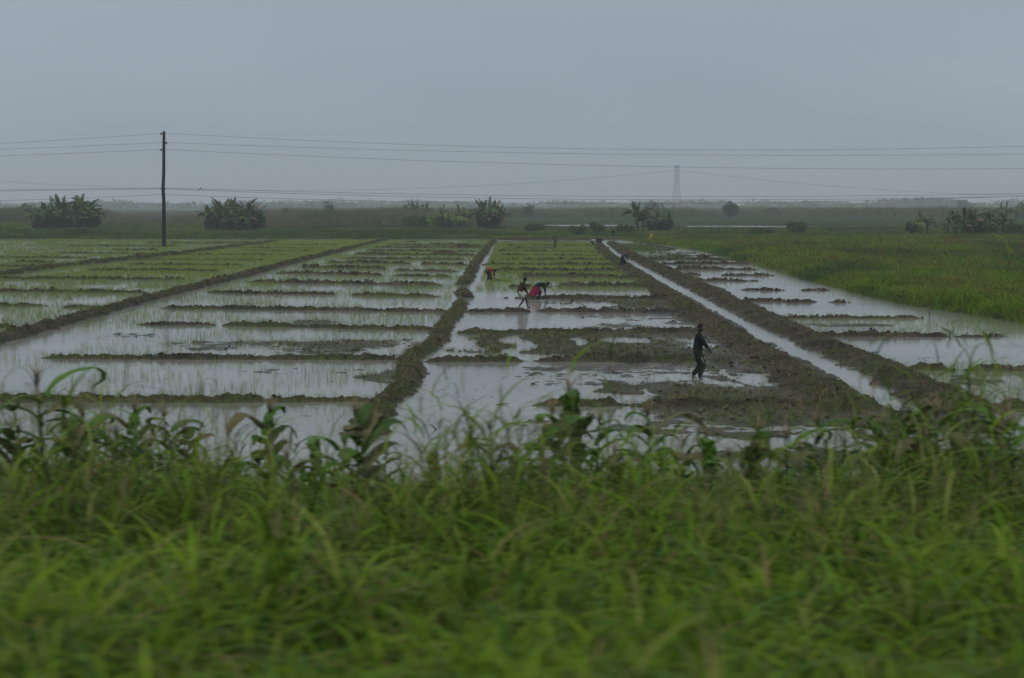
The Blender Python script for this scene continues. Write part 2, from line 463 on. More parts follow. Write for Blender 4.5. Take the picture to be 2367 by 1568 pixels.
def foliage(name, trans=.3, rough=.5, spec=.35):
    m, t, b = new_mat(name)
    at = t.nodes.new('ShaderNodeAttribute'); at.attribute_name = 'tint'
    b.inputs['Roughness'].default_value = rough
    b.inputs['Specular IOR Level'].default_value = spec
    tr = t.nodes.new('ShaderNodeBsdfTranslucent')
    mxs = t.nodes.new('ShaderNodeMixShader'); mxs.inputs[0].default_value = trans
    out = t.nodes['Material Output']
    t.links.new(at.outputs['Color'], b.inputs['Base Color'])
    t.links.new(at.outputs['Color'], tr.inputs['Color'])
    t.links.new(b.outputs[0], mxs.inputs[1]); t.links.new(tr.outputs[0], mxs.inputs[2])
    t.links.new(mxs.outputs[0], out.inputs['Surface'])
    return m

M_GRASS = foliage('grass_blades', .24, .55, .07)
M_RICE = foliage('rice_blades', .35, .6, .2)
M_REED = foliage('reed_blades', .25, .7, .1)
M_LEAF = foliage('leaf', .22, .5, .22)
M_STRAW = foliage('straw', .1, .8, .1)

def ground_material():
    m, t, b = new_mat('mud_and_turf')
    N = t.nodes.new
    geo = N('ShaderNodeNewGeometry')
    n1 = N('ShaderNodeTexNoise'); n1.inputs['Scale'].default_value = 1.3; n1.inputs['Detail'].default_value = 8; n1.inputs['Roughness'].default_value = .65
    n2 = N('ShaderNodeTexNoise'); n2.inputs['Scale'].default_value = 9; n2.inputs['Detail'].default_value = 5; n2.inputs['Roughness'].default_value = .6
    for n in (n1, n2): t.links.new(geo.outputs['Position'], n.inputs['Vector'])
    r1 = N('ShaderNodeValToRGB')
    r1.color_ramp.elements[0].position = .34; r1.color_ramp.elements[0].color = (.024, .018, .012, 1)
    r1.color_ramp.elements[1].position = .68; r1.color_ramp.elements[1].color = (.095, .073, .048, 1)
    t.links.new(n2.outputs['Fac'], r1.inputs['Fac'])
    r2 = N('ShaderNodeValToRGB')
    r2.color_ramp.elements[0].position = .35; r2.color_ramp.elements[0].color = (.024, .029, .008, 1)
    r2.color_ramp.elements[1].position = .7; r2.color_ramp.elements[1].color = (.064, .062, .021, 1)
    t.links.new(n2.outputs['Fac'], r2.inputs['Fac'])
    at = N('ShaderNodeAttribute'); at.attribute_name = 'green'
    ad = N('ShaderNodeMath'); ad.operation = 'ADD'
    t.links.new(at.outputs['Fac'], ad.inputs[0]); t.links.new(n1.outputs['Fac'], ad.inputs[1])
    mr = N('ShaderNodeMapRange'); mr.inputs['From Min'].default_value = .78; mr.inputs['From Max'].default_value = 1.12
    t.links.new(ad.outputs[0], mr.inputs['Value'])
    n5 = N('ShaderNodeTexNoise'); n5.inputs['Scale'].default_value = .55; n5.inputs['Detail'].default_value = 5
    t.links.new(geo.outputs['Position'], n5.inputs['Vector'])
    m5 = N('ShaderNodeMapRange'); m5.inputs['From Min'].default_value = .38; m5.inputs['From Max'].default_value = .62
    m5.inputs['To Min'].default_value = .48; m5.inputs['To Max'].default_value = 1.25
    t.links.new(n5.outputs['Fac'], m5.inputs['Value'])
    sc5 = N('ShaderNodeVectorMath'); sc5.operation = 'SCALE'
    t.links.new(r1.outputs['Color'], sc5.inputs[0]); t.links.new(m5.outputs['Result'], sc5.inputs['Scale'])
    mxx = N('ShaderNodeMix'); mxx.data_type = 'RGBA'
    t.links.new(mr.outputs['Result'], mxx.inputs['Factor'])
    t.links.new(sc5.outputs[0], mxx.inputs['A']); t.links.new(r2.outputs['Color'], mxx.inputs['B'])
    t.links.new(mxx.outputs['Result'], b.inputs['Base Color'])
    # wet just above the water line
    sx = N('ShaderNodeSeparateXYZ'); t.links.new(geo.outputs['Position'], sx.inputs[0])
    wr = N('ShaderNodeMapRange'); wr.inputs['From Min'].default_value = .0; wr.inputs['From Max'].default_value = .10
    wr.inputs['To Min'].default_value = .30; wr.inputs['To Max'].default_value = .85
    t.links.new(sx.outputs['Z'], wr.inputs['Value'])
    t.links.new(wr.outputs['Result'], b.inputs['Roughness'])
    b.inputs['Specular IOR Level'].default_value = .22
    bp = N('ShaderNodeBump'); bp.inputs['Strength'].default_value = .55; bp.inputs['Distance'].default_value = .05
    n3 = N('ShaderNodeTexNoise'); n3.inputs['Scale'].default_value = 14; n3.inputs['Detail'].default_value = 4
    t.links.new(geo.outputs['Position'], n3.inputs['Vector'])
    t.links.new(n3.outputs['Fac'], bp.inputs['Height']); t.links.new(bp.outputs[0], b.inputs['Normal'])
    return m

def water_material():
    m, t, b = new_mat('muddy_water')
    N = t.nodes.new
    geo = N('ShaderNodeNewGeometry')
    n1 = N('ShaderNodeTexNoise'); n1.inputs['Scale'].default_value = .12; n1.inputs['Detail'].default_value = 4
    t.links.new(geo.outputs['Position'], n1.inputs['Vector'])
    r = N('ShaderNodeValToRGB')
    r.color_ramp.elements[0].position = .35; r.color_ramp.elements[0].color = (.175, .172, .145, 1)
    r.color_ramp.elements[1].position = .68; r.color_ramp.elements[1].color = (.27, .268, .23, 1)
    t.links.new(n1.outputs['Fac'], r.inputs['Fac'])
    t.links.new(r.outputs['Color'], b.inputs['Base Color'])
    b.inputs['IOR'].default_value = 1.33
    b.inputs['Roughness'].default_value = .11
    mpn = N('ShaderNodeMapping'); mpn.inputs['Scale'].default_value = (1.4, 3.2, 1)
    t.links.new(geo.outputs['Position'], mpn.inputs['Vector'])
    n2 = N('ShaderNodeTexNoise'); n2.inputs['Scale'].default_value = 2.2; n2.inputs['Detail'].default_value = 3
    t.links.new(mpn.outputs[0], n2.inputs['Vector'])
    n4 = N('ShaderNodeTexNoise'); n4.inputs['Scale'].default_value = .22; n4.inputs['Detail'].default_value = 2
    t.links.new(geo.outputs['Position'], n4.inputs['Vector'])
    mr = N('ShaderNodeMapRange'); mr.inputs['From Min'].default_value = .42; mr.inputs['From Max'].default_value = .65
    mr.inputs['To Min'].default_value = .02; mr.inputs['To Max'].default_value = .09
    t.links.new(n4.outputs['Fac'], mr.inputs['Value'])
    bp = N('ShaderNodeBump'); bp.inputs['Distance'].default_value = .06
    t.links.new(mr.outputs['Result'], bp.inputs['Strength'])
    t.links.new(n2.outputs['Fac'], bp.inputs['Height']); t.links.new(bp.outputs[0], b.inputs['Normal'])
    return m

# ------------------------------------------------------------------ ground sheet
def build_ground():
    ys = [-30, -20, -10, -4]
    y = -2.0
    while y < 24: ys.append(y); y += .3
    while y < 236:
        ys.append(y); y += min(.17, max(.055, y * y / 7900 * .42))
    s = .3
    while y < 520: ys.append(y); y += s; s = min(s * 1.03, 2.5)
    while y < 3300: ys.append(y); y += s; s = min(s * 1.06, 60)
    ys.append(3300)
    ys = np.array(ys)
    inner = np.linspace(-.375, .375, 980)
    st = .0012; o = [.375]
    while o[-1] < 9: o.append(o[-1] + st); st *= 1.13
    o = np.array(o[1:])
    us = np.concatenate([-o[::-1], inner, o])
    U, Y = np.meshgrid(us, ys)
    Xg = U * (np.abs(Y) + 1.5)
    Xg = np.where(Y < 3, U * 4.5, Xg)
    Xg = np.clip(Xg, -1900, 1900)
    # keep the clipped columns strictly increasing
    lim = 1700
    far = np.abs(Xg) > lim
    Xg = np.where(far, np.sign(Xg) * (lim + (np.abs(U) / 9) * 150 + np.minimum(np.abs(Xg) - lim, 0)), Xg)
    z, g = terrain(Xg.ravel(), Y.ravel())
    V = np.stack([Xg.ravel(), Y.ravel(), z], 1)
    nr, nc = Xg.shape
    i = np.arange((nr - 1) * nc).reshape(nr - 1, nc)[:, :-1].ravel()
    F = np.stack([i, i + 1, i + nc + 1, i + nc], 1)
    me = np_mesh('ground', V, F, smooth=True, attrs={'green': g})
    o = link('ground', me, ground_material())
    tag(o, kind='structure')
    print('ground verts', len(V))
build_ground()

me = bpy.data.meshes.new('water')
me.from_pydata([(-1850, 20, 0), (1850, 20, 0), (1850, 3250, 0), (-1850, 3250, 0)], [], [(0, 1, 2, 3)])
tag(link('water', me, water_material()), kind='structure')

# ------------------------------------------------------------------ blades
def blades(base, L, Wd, az, bend, segs=3, tint=None, face=None, droop=.35, power=.75):
    """tapered curved blades; base (n,3), other arrays (n,)"""
    n = len(base)
    t = np.linspace(0, 1, segs + 1)[None, :]
    dx = np.cos(az)[:, None]; dy = np.sin(az)[:, None]
    hor = L[:, None] * bend[:, None] * t ** 1.7
    ver = L[:, None] * (t - droop * np.minimum(2.2, bend[:, None]) * t ** 2.4)
    px = base[:, 0:1] + dx * hor; py = base[:, 1:2] + dy * hor; pz = base[:, 2:3] + ver
    if face is None: face = az + math.pi / 2 + rng.uniform(-.6, .6, n)
    wx = np.cos(face)[:, None]; wy = np.sin(face)[:, None]
    prof = np.clip((1 - t) ** power, .06, 1) * np.minimum(1, .55 + 2 * t)
    w = Wd[:, None] * .5 * prof
    A = np.stack([px - wx * w, py - wy * w, pz], 2)
    B = np.stack([px + wx * w, py + wy * w, pz], 2)
    V = np.stack([A, B], 2).reshape(n, (segs + 1) * 2, 3)
    off = np.arange(n)[:, None] * (segs + 1) * 2
    fs = []
    for s in range(segs):
        a = off + 2 * s
        fs.append(np.concatenate([a, a + 1, a + 3, a + 2], 1))
    F = np.concatenate(fs, 0)
    T = None
    if tint is not None:
        T = np.repeat(tint[:, None, :], (segs + 1) * 2, 1).reshape(-1, 3)
    return V.reshape(-1, 3), F, T

def merge(parts):
    Vs, Fs, Ts = [], [], []
    o = 0
    for V, F, T in parts:
        Vs.append(V); Fs.append(F + o); Ts.append(T); o += len(V)
    return np.concatenate(Vs), np.concatenate(Fs), np.concatenate(Ts)

def stuff(name, parts, mat, label=None, cat=None):
    V, F, T = merge(parts)
    print(name, len(F))
    o = link(name, np_mesh(name, V, F, T), mat)
    return tag(o, label, cat, kind='stuff')

def palette(n, cols, jit=.18, w=None):
    cols = np.array(cols)
    i = rng.choice(len(cols), n, p=w)
    c = cols[i] * (1 + rng.uniform(-jit, jit, (n, 1)))
    return c

def rep(a, k): return np.repeat(a, k, axis=0)

# ------------------------------------------------------------------ rice seedlings
def scatter_rect(y0, y1, xf0, xf1, dens):
    """random points, xf0/xf1 functions of y, dens function of y (per m2)"""
    out = []
    y = y0
    while y < y1:
        dy = min(2.0, y1 - y)
        a, b = xf0(y), xf1(y)
        if b > a:
            n = rng.poisson((b - a) * dy * dens(y))
            out.append(np.stack([rng.uniform(a, b, n), rng.uniform(y, y + dy, n)], 1))
        y += dy
    return np.concatenate(out)

def tufts(pts, k, h, w, cols, bend=(.1, .5), segs=2, spread=.05, zmin=None, zmax=None, jit=.18, hfun=None, wfun=None, colw=None, patchy=0, species=None):
    z, g = terrain(pts[:, 0], pts[:, 1])
    keep = np.ones(len(pts), bool)
    if zmin is not None: keep &= z > zmin
    if zmax is not None: keep &= z < zmax
    if patchy:
        keep &= rng.uniform(0, 1, len(pts)) < np.clip((fbm(pts[:, 0] * .35, pts[:, 1] * .35, 88, 3) - .5) * 3.5 * patchy + .6, .04, 1)
    pts = pts[keep]; z = z[keep]
    n = len(pts)
    B = np.stack([pts[:, 0], pts[:, 1], z], 1)
    hs = rng.uniform(h[0], h[1], n)
    if hfun is not None: hs *= hfun(pts[:, 0], pts[:, 1])
    tn = palette(n, cols, jit, colw)
    if species:   # patches of another plant
        f = sstep(.46, .60, fbm(pts[:, 0] * species[0], pts[:, 1] * species[0] * .5, 121, 3))[:, None]
        tn = tn * (1 - f) + palette(n, species[1], jit) * f
        f = sstep(.52, .66, fbm(pts[:, 0] * species[0] * 1.7, pts[:, 1] * species[0], 131, 3))[:, None]
        tn = tn * (1 - f) + palette(n, species[2], jit) * f
    B = rep(B, k); hs = rep(hs, k) * rng.uniform(.7, 1.1, n * k); tn = rep(tn, k) * rng.uniform(.85, 1.15, (n * k, 1))
    B[:, :2] += rng.normal(0, spread, (n * k, 2))
    ws = rng.uniform(w[0], w[1], n * k)
    if wfun is not None: ws *= wfun(B[:, 0], B[:, 1])
    az = rng.uniform(0, 2 * math.pi, n * k)
    bd = rng.uniform(bend[0], bend[1], n * k)
    return blades(B, hs, ws, az, bd, segs, tn)

DLy = np.array([q[1] for q in DITCH_L])[::-1]; DLx = np.array([q[0] for q in DITCH_L])[::-1]
RG = [(.20, .31, .06), (.25, .33, .07), (.16, .26, .05), (.27, .31, .09)]
RG_D = [(.09, .17, .05), (.12, .2, .05), (.15, .22, .055)]
xl = lambda y: -.365 * y - 1
wscale = lambda x, y: np.clip(y / 75, .8, 2.6)
parts = []
p = scatter_rect(56, 233, xl, lambda y: -19.9, lambda y: 17 if y < 120 else (14 if y < 170 else 9))
parts.append(tufts(p, 4, (.26, .40), (.012, .02), RG, (.1, .5), 2, .05, zmax=.05, wfun=wscale, patchy=.9))
# bright yellow-green strip beside the left bund further back
p = scatter_rect(110, 228, lambda y: -34.5, lambda y: -20.2, lambda y: 7)
parts.append(tufts(p, 4, (.28, .4), (.016, .024), [(.27, .34, .06), (.30, .34, .07)], (.1, .5), 2, .06, zmax=.03, wfun=wscale))
# left column
p = scatter_rect(33, 230, lambda y: max(xl(y), -19), lambda y: -3.4, lambda y: 11 if y < 60 else (15 if y < 110 else 12))
parts.append(tufts(p, 3, (.24, .40), (.010, .018), RG, (.05, .35), 2, .04, zmax=.02, wfun=wscale, patchy=1))
# middle column, dense at the back
p = scatter_rect(92, 215, lambda y: -2.2, lambda y: float(np.interp(y, DLy, DLx)) - 1.0, lambda y: 16 if y > 112 else 8)
parts.append(tufts(p, 4, (.28, .4), (.014, .022), [(.24, .31, .06), (.19, .27, .06), (.27, .33, .07)], (.1, .5), 2, .05, zmax=.04, wfun=wscale))
p = scatter_rect(45, 62, lambda y: -2.5, lambda y: 7.5, lambda y: 5)
parts.append(tufts(p, 2, (.18, .3), (.007, .012), RG, (.05, .35), 2, .03, zmax=.03, patchy=1))
p = scatter_rect(29, 37, lambda y: 1.5, lambda y: 10.5, lambda y: 8)
parts.append(tufts(p, 2, (.2, .36), (.006, .01), RG, (.05, .35), 2, .03, zmax=.05, patchy=1))
# right column
p = scatter_rect(60, 70, lambda y: 11.5, lambda y: 22.3, lambda y: 16)
parts.append(tufts(p, 3, (.22, .36), (.009, .014), RG, (.05, .4), 2, .04, zmax=.04))
p = scatter_rect(38, 49, lambda y: 12.2, lambda y: 19, lambda y: 16)
parts.append(tufts(p, 3, (.25, .42), (.008, .013), RG, (.05, .4), 2, .04, zmax=.10))
p = scatter_rect(135, 205, lambda y: 13.4, lambda y: 17.5, lambda y: 4)
parts.append(tufts(p, 4, (.3, .45), (.02, .03), RG_D, (.05, .4), 2, .1, zmax=.06, wfun=wscale, patchy=1.5))
p = scatter_rect(66, 140, lambda y: 12.5, lambda y: 22.3, lambda y: .5)
parts.append(tufts(p, 3, (.2, .3), (.01, .014), RG_D, (.05, .4), 2, .04, zmax=.0))
stuff('rice_seedlings', parts, M_RICE, 'thin green rice seedlings standing in the flooded paddies', 'rice')

# ------------------------------------------------------------------ grass and straw on the bunds
def on_bund(pts_list, per_m, spread):
    out = []
    for pts, hw, h, gr in pts_list:
        for i in range(len(pts) - 1):
            a = np.array(pts[i]); b = np.array(pts[i + 1]); l = np.linalg.norm(b - a)
            n = rng.poisson(l * per_m * max(.05, gr))
            t = rng.uniform(0, 1, (n, 1))
            out.append(a + (b - a) * t + rng.normal(0, hw * spread, (n, 2)))
    return np.concatenate(out)
BG = [(.10, .13, .03), (.16, .16, .05), (.07, .11, .025), (.22, .18, .08)]
parts = []
p = on_bund(cross, 34, .55)
parts.append(tufts(p, 4, (.08, .24), (.010, .022), BG, (.3, 1.2), 2, .07, zmin=-.02, wfun=wscale))
p = on_bund(long_bunds, 70, .5)
parts.append(tufts(p, 4, (.06, .22), (.010, .022), BG, (.3, 1.3), 2, .08, zmin=-.02, wfun=wscale))
# green fringe of rice right beside the bunds and on the grassy mud
mudpts = []
for (cx, cy, rx, ry, lv, gr) in MUDW:
    n = int(rx * ry * 3.1 * 26 * gr ** 1.5)
    a = rng.uniform(0, 2 * math.pi, n); r = np.sqrt(rng.uniform(0, 1, n))
    mudpts.append(np.stack([cx + rx * r * np.cos(a), cy + ry * r * np.sin(a)], 1))
parts.append(tufts(np.concatenate(mudpts), 4, (.06, .2), (.008, .018), BG, (.3, 1.2), 2, .06, zmin=-.03))
def emb_field(y0, y1, xa, xb_, dens): return scatter_rect(y0, y1, lambda y: xa * y, lambda y: xb_ * y, lambda y: dens)
stuff('bund_grass', parts, M_GRASS, 'short grass tufts growing on the muddy bunds', 'grass')

# floating straw and scum in the near plots
p_f = np.concatenate([scatter_rect(29, 70, lambda y: max(xl(y), -19), lambda y: 9.0, lambda y: 2.2), scatter_rect(45, 68, lambda y: 12, lambda y: 22, lambda y: 1.2)])
p_f = p_f[fbm(p_f[:, 0] * .5, p_f[:, 1] * .3, 161, 3) > .5]
zf, _g = terrain(p_f[:, 0], p_f[:, 1])
p_f = p_f[zf < -.01]
nf = len(p_f)
fl = [blades(np.stack([p_f[:, 0], p_f[:, 1], np.full(nf, .006)], 1), rng.uniform(.06, .35, nf), rng.uniform(.02, .06, nf), rng.uniform(0, 6.28, nf),
      rng.uniform(.9, 1.0, nf), 2, palette(nf, [(.06, .05, .03), (.10, .09, .04), (.04, .035, .025), (.16, .14, .08)]), droop=1.0, power=.4)]
fl[0][0][:, 2] = .006 + (fl[0][0][:, 2] - .006) * .04
stuff('floating_straw', fl, M_STRAW,
      'bits of straw and mud floating on the near plots', 'straw')

# straw and twigs lying on the mud
pts = np.concatenate([on_bund(cross, 9, .5), on_bund(long_bunds, 30, .5)] + [m for m in mudpts if len(m)])
pts = pts[rng.uniform(0, 1, len(pts)) < .5]
z, g = terrain(pts[:, 0], pts[:, 1])
k = (z > -.02) & (pts[:, 1] < 130)
pts, z = pts[k], z[k]
n = len(pts)
parts = [blades(np.stack([pts[:, 0], pts[:, 1], z + .01], 1), rng.uniform(.12, .5, n), rng.uniform(.012, .022, n), rng.uniform(0, 6.28, n),
                rng.uniform(.9, 1.6, n), 2, palette(n, [(.22, .17, .10), (.13, .09, .05), (.28, .22, .13), (.05, .035, .025)]), droop=.6)]
stuff('straw', parts, M_STRAW, 'dry straw and twigs strewn over the dug mud', 'straw')

# clods of dug mud along the bunds
def thin(p):
    return p[rng.uniform(0, 1, len(p)) < np.clip((fbm(p[:, 0] * .9, p[:, 1] * .9, 141, 3) - .42) * 5, .03, 1)]

def clods(pts, smin, smax):
    z, g = terrain(pts[:, 0], pts[:, 1])
    k = z > -.05
    pts, z = pts[k], z[k]
    n = len(pts)
    cube = np.array([(i, j, l) for i in (-1, 1) for j in (-1, 1) for l in (-1, 1)], float)
    sz = rng.uniform(smin, smax, (n, 1, 1)) * np.clip(pts[:, 1] / 90, .75, 1.6)[:, None, None]
    V = cube[None] * (1 + rng.uniform(-.45, .35, (n, 8, 3))) * np.array([1.1, 1.1, .75]) * .5 * sz
    a = rng.uniform(0, 6.28, n); ca, sa = np.cos(a)[:, None], np.sin(a)[:, None]
    X_ = V[:, :, 0] * ca - V[:, :, 1] * sa; Y_ = V[:, :, 0] * sa + V[:, :, 1] * ca
    V = np.stack([X_ + pts[:, 0:1], Y_ + pts[:, 1:2], V[:, :, 2] + z[:, None] + sz[:, :, 0] * .15], 2).reshape(-1, 3)
    fq = np.array([(0, 1, 3, 2), (4, 6, 7, 5), (0, 4, 5, 1), (2, 3, 7, 6), (0, 2, 6, 4), (1, 5, 7, 3)])
    F = (np.arange(n)[:, None, None] * 8 + fq[None]).reshape(-1, 4)
    T = np.repeat(palette(n, [(.05, .039, .026), (.075, .06, .04), (.035, .027, .019), (.06, .058, .024)], .25), 8, 0)
    return V, F, T
near_b = [(p_, w_, h_, 1 - g_ * .6) for p_, w_, h_, g_ in cross]
near_l = [(p_, w_, h_, 1 - g_ * .6) for p_, w_, h_, g_ in long_bunds]
stuff('mud_clods', [clods(thin(on_bund(near_b, 13, .42)), .03, .12), clods(thin(on_bund(near_l, 36, .5)), .02, .10),
      clods(np.concatenate(mudpts)[::9], .04, .12)], foliage('wet_mud_clods', .0, .8, .2), 'clods of dug wet mud heaped along the bunds', 'mud')

# ------------------------------------------------------------------ right grass field
GR = [(.09, .195, .005), (.13, .235, .008), (.18, .265, .012), (.06, .13, .008), (.19, .16, .03), (.19, .10, .03)]
GW = [.3, .3, .2, .1, .06, .04]
def redge(y): return float(np.interp(y, REy, REx))
hf = lambda x, y: .25 + 1.3 * fbm(x * .3, y * .3, 91, 3)
parts = []
p = scatter_rect(56, 110, lambda y: redge(y) - .35, lambda y: .36 * y + 2, lambda y: 24)
parts.append(tufts(p, 5, (.5, .95), (.020, .038), GR, (.5, 1.7), 3, .12, hfun=hf, colw=GW, zmin=-.2, species=(.11, [(.05, .10, .02), (.07, .12, .03)], [(.16, .22, .02), (.13, .13, .03)])))
p = scatter_rect(110, 234, lambda y: redge(y) - .35, lambda y: .36 * y + 2, lambda y: 9)
parts.append(tufts(p, 5, (.5, 1.0), (.035, .065), GR, (.5, 1.6), 2, .2, hfun=hf, colw=GW, zmin=-.2, species=(.11, [(.05, .10, .02), (.07, .12, .03)], [(.16, .22, .02), (.13, .13, .03)])))
# reddish dry weeds
p = scatter_rect(60, 220, lambda y: redge(y) + 2, lambda y: .36 * y + 2, lambda y: .6)
parts.append(tufts(p, 7, (.7, 1.1), (.02, .035), [(.17, .09, .045), (.15, .12, .05), (.10, .07, .05)], (.1, .5), 2, .25, zmin=.0, patchy=1.8, wfun=lambda x, y: np.clip(y / 80, 1, 2)))
stuff('meadow_grass', parts, M_GRASS, 'rough green grass of the meadow right of the flooded field', 'grass')

# ------------------------------------------------------------------ marsh beyond
HZ = [(.055, .12, .018), (.08, .16, .022), (.12, .18, .028), (.04, .075, .02)]
parts = []
p = scatter_rect(234, 300, lambda y: -.37 * y, lambda y: .37 * y, lambda y: 3.2)
hf2 = lambda x, y: (-.15 + 1.8 * fbm(x * .16, y * .12, 93, 4)) * np.where(x < -5, 1.0, .7) * (.4 + .6 * sstep(236, 275, y))
parts.append(tufts(p, 6, (.7, 1.5), (.07, .13), HZ, (.2, .9), 2, .35, hfun=hf2, zmin=.0, species=(.07, [(.05, .085, .015), (.06, .11, .02)], [(.15, .22, .03), (.12, .11, .04)])))
p = scatter_rect(300, 420, lambda y: -.37 * y, lambda y: .37 * y, lambda y: 1.0)
parts.append(tufts(p, 6, (.5, 1.2), (.12, .2), HZ, (.2, .9), 2, .5, species=(.05, [(.035, .06, .018)], [(.12, .16, .04), (.12, .10, .05)]), zmin=.02, hfun=lambda x, y: np.where(x < -2, 1.1, .32)))
p = scatter_rect(420, 620, lambda y: -2, lambda y: .37 * y, lambda y: .35)
parts.append(tufts(p, 6, (.4, .8), (.25, .4), [(.07, .13, .04), (.08, .14, .04)], (.2, .9), 2, .9, zmin=.02))
stuff('marsh_grass', parts, M_GRASS, 'tall green marsh grass beyond the far edge of the paddies', 'grass')
RD = [(.11, .13, .05), (.15, .125, .065), (.08, .11, .04), (.17, .125, .08)]
parts = []
hr = lambda x, y: (.25 + 1.35 * fbm(x * .06, y * .02, 97, 4)) * (1 - .5 * sstep(-.275, -.255, x / y) * (1 - sstep(-.205, -.19, x / y)))
p = scatter_rect(385, 470, lambda y: -.37 * y, lambda y: -3, lambda y: 1.3)
parts.append(tufts(p, 5, (2.6, 4.0), (.12, .2), RD, (.03, .3), 2, .5, hfun=hr, zmin=-.05, species=(.03, [(.07, .10, .035)], [(.17, .13, .07)])))
p = scatter_rect(330, 385, lambda y: -.37 * y, lambda y: -8, lambda y: .9)
parts.append(tufts(p, 5, (1.6, 2.6), (.12, .2), RD, (.05, .3), 2, .5, hfun=lambda x, y: hr(x, y) * (.35 + .8 * sstep(-130, -30, x)), zmin=-.05))
p = scatter_rect(470, 660, lambda y: -.37 * y, lambda y: -3, lambda y: .30)
parts.append(tufts(p, 5, (2.8, 4.2), (.3, .5), RD, (.03, .3), 2, 1.0, hfun=hr, zmin=-.05, species=(.03, [(.07, .10, .035)], [(.17, .13, .07)])))
p = scatter_rect(590, 760, lambda y: -6, lambda y: .37 * y, lambda y: .40)
parts.append(tufts(p, 5, (3.0, 4.4), (.25, .42), RD, (.03, .3), 2, 1.0, hfun=hr, zmin=-.05, species=(.03, [(.07, .10, .035)], [(.17, .13, .07)])))
p = scatter_rect(760, 1500, lambda y: -.37 * y, lambda y: .37 * y, lambda y: .035)
parts.append(tufts(p, 6, (2.2, 3.8), (1.0, 1.8), [(.07, .09, .04), (.09, .10, .05)], (.03, .35), 2, 2.5, hfun=hr, zmin=-.05, species=(.03, [(.07, .10, .035)], [(.17, .13, .07)])))
stuff('reeds', parts, M_REED, 'brownish green reed beds stretching across the far marsh', 'reeds')

# far wood
def leaf_blob(cx, cy, cz, rx, ry, rz, n, s, cols):
    u = rng.normal(0, 1, (n, 3)); u /= np.linalg.norm(u, axis=1)[:, None]
    r = rng.uniform(.55, 1.0, (n, 1)) ** .6
    c = np.array([cx, cy, cz]) + u * r * np.array([rx, ry, rz])
    a = rng.normal(0, 1, (n, 3)); a /= np.linalg.norm(a, axis=1)[:, None]
    b = np.cross(a, rng.normal(0, 1, (n, 3))); b /= np.linalg.norm(b, axis=1)[:, None]
    ss = rng.uniform(.6, 1.2, (n, 1)) * s
    V = np.stack([c - a * ss, c - b * ss * .5, c + a * ss, c + b * ss * .5], 1).reshape(-1, 3)
    F = np.arange(n * 4).reshape(n, 4)
    T = np.repeat(palette(n, cols, .3), 4, 0)
    return V, F, T
TREEC = [(.045, .07, .025), (.06, .085, .03), (.035, .055, .022)]
parts = []
for i in range(760):
    y = rng.uniform(1500, 2600)
    x = rng.uniform(-.40, .40) * y
    u = x / y
    hh = rng.uniform(4.5, 8.5) * (1 + .9 * float(fbm(np.array([u * 30.]), np.array([y * .002]), 99, 2)[0] - .3))
    if .24 < u < .29: hh *= 1.5; y = 1800 + rng.uniform(-150, 150); x = u * y
    hh *= y / 1900
    w = hh * rng.uniform(1.0, 2.6)
    parts.append(leaf_blob(x, y, hh * .55, w, w * .6, hh * .55, 70, hh * .22, TREEC))
stuff('far_wood', parts, M_LEAF, 'pale line of distant woodland fading into haze along horizon', 'woodland')

# ------------------------------------------------------------------ trees
M_BARK = simple('bark', (.06, .045, .035), .9, .1, .4, 3)
def tree(loc, h, w, label, group, lean=0, dens=420, cols=TREEC, leaf=.35, shape=1.0):
    root = empty('tree', loc, random.uniform(0, 6), label, 'tree', group)
    m = MB()
    top = Vector((lean, 0, h * .75))
    m.tube([(0, 0, -.3), (lean * .3, 0, h * .25), (lean * .7, .05, h * .5), top], [h * .05, h * .04, h * .028, h * .01], 7)
    cl = []
    for i in range(9):
        a = i * 2.4; r = w * .5 * (.5 + .5 * random.random())
        z0 = h * (.16 + .05 * i)
        e = Vector((math.cos(a) * r, math.sin(a) * r, z0 + h * (.12 + .2 * random.random())))
        m.tube([(lean * .4, 0, z0), (e * .5 + Vector((0, 0, z0 * .55))), e], [h * .018, h * .012, h * .005], 5)
        cl.append(e)
    m.build('trunk', M_BARK, root)
    cl += [Vector((lean * .7, 0, h * .85)), Vector((lean * .5 + w * .15, 0, h * .7)), Vector((lean * .5 - w * .18, .1, h * .62))]
    ps = []
    for e in cl:
        s = random.uniform(.75, 1.15)
        ps.append(leaf_blob(e.x, e.y, min(e.z, h * .86), w * .26 * s, w * .26 * s, h * .17 * s, dens // 12, leaf, cols))
    V, F, T = merge(ps)
    link('crown', np_mesh('crown', V, F, T), M_LEAF, root)
    return root
def place_tree(px, ytop, y, w_px, label, group='trees scattered over the marsh', **k):
    zt = ZD(ytop, y)
    return tree((XD(px, 0, y), y, .1), zt, w_px / FPX * y, label, group, **k)
place_tree(763, 467, 560, 24, 'small dark rounded tree alone above the reeds left of centre', dens=900, leaf=.32)
place_tree(1221, 473, 560, 22, 'small flat topped tree alone above the reeds near the centre', dens=800, leaf=.32)
place_tree(1686, 466, 520, 31, 'round dark tree right of the lattice pylon', dens=1600, leaf=.34)
place_tree(1506, 464, 900, 30, 'faint hazy tree just left of the lattice pylon', dens=900, leaf=.6)
place_tree(2226, 462, 1150, 34, 'pale hazy tree on the right horizon above the banana clump', dens=900, leaf=.8)
place_tree(62, 470, 620, 26, 'hazy bushy tree at the far left behind the banana clump', dens=800, leaf=.5)
place_tree(1780, 481, 640, 34, 'low hazy bush above the reeds right of the round dark tree', dens=700, leaf=.45)

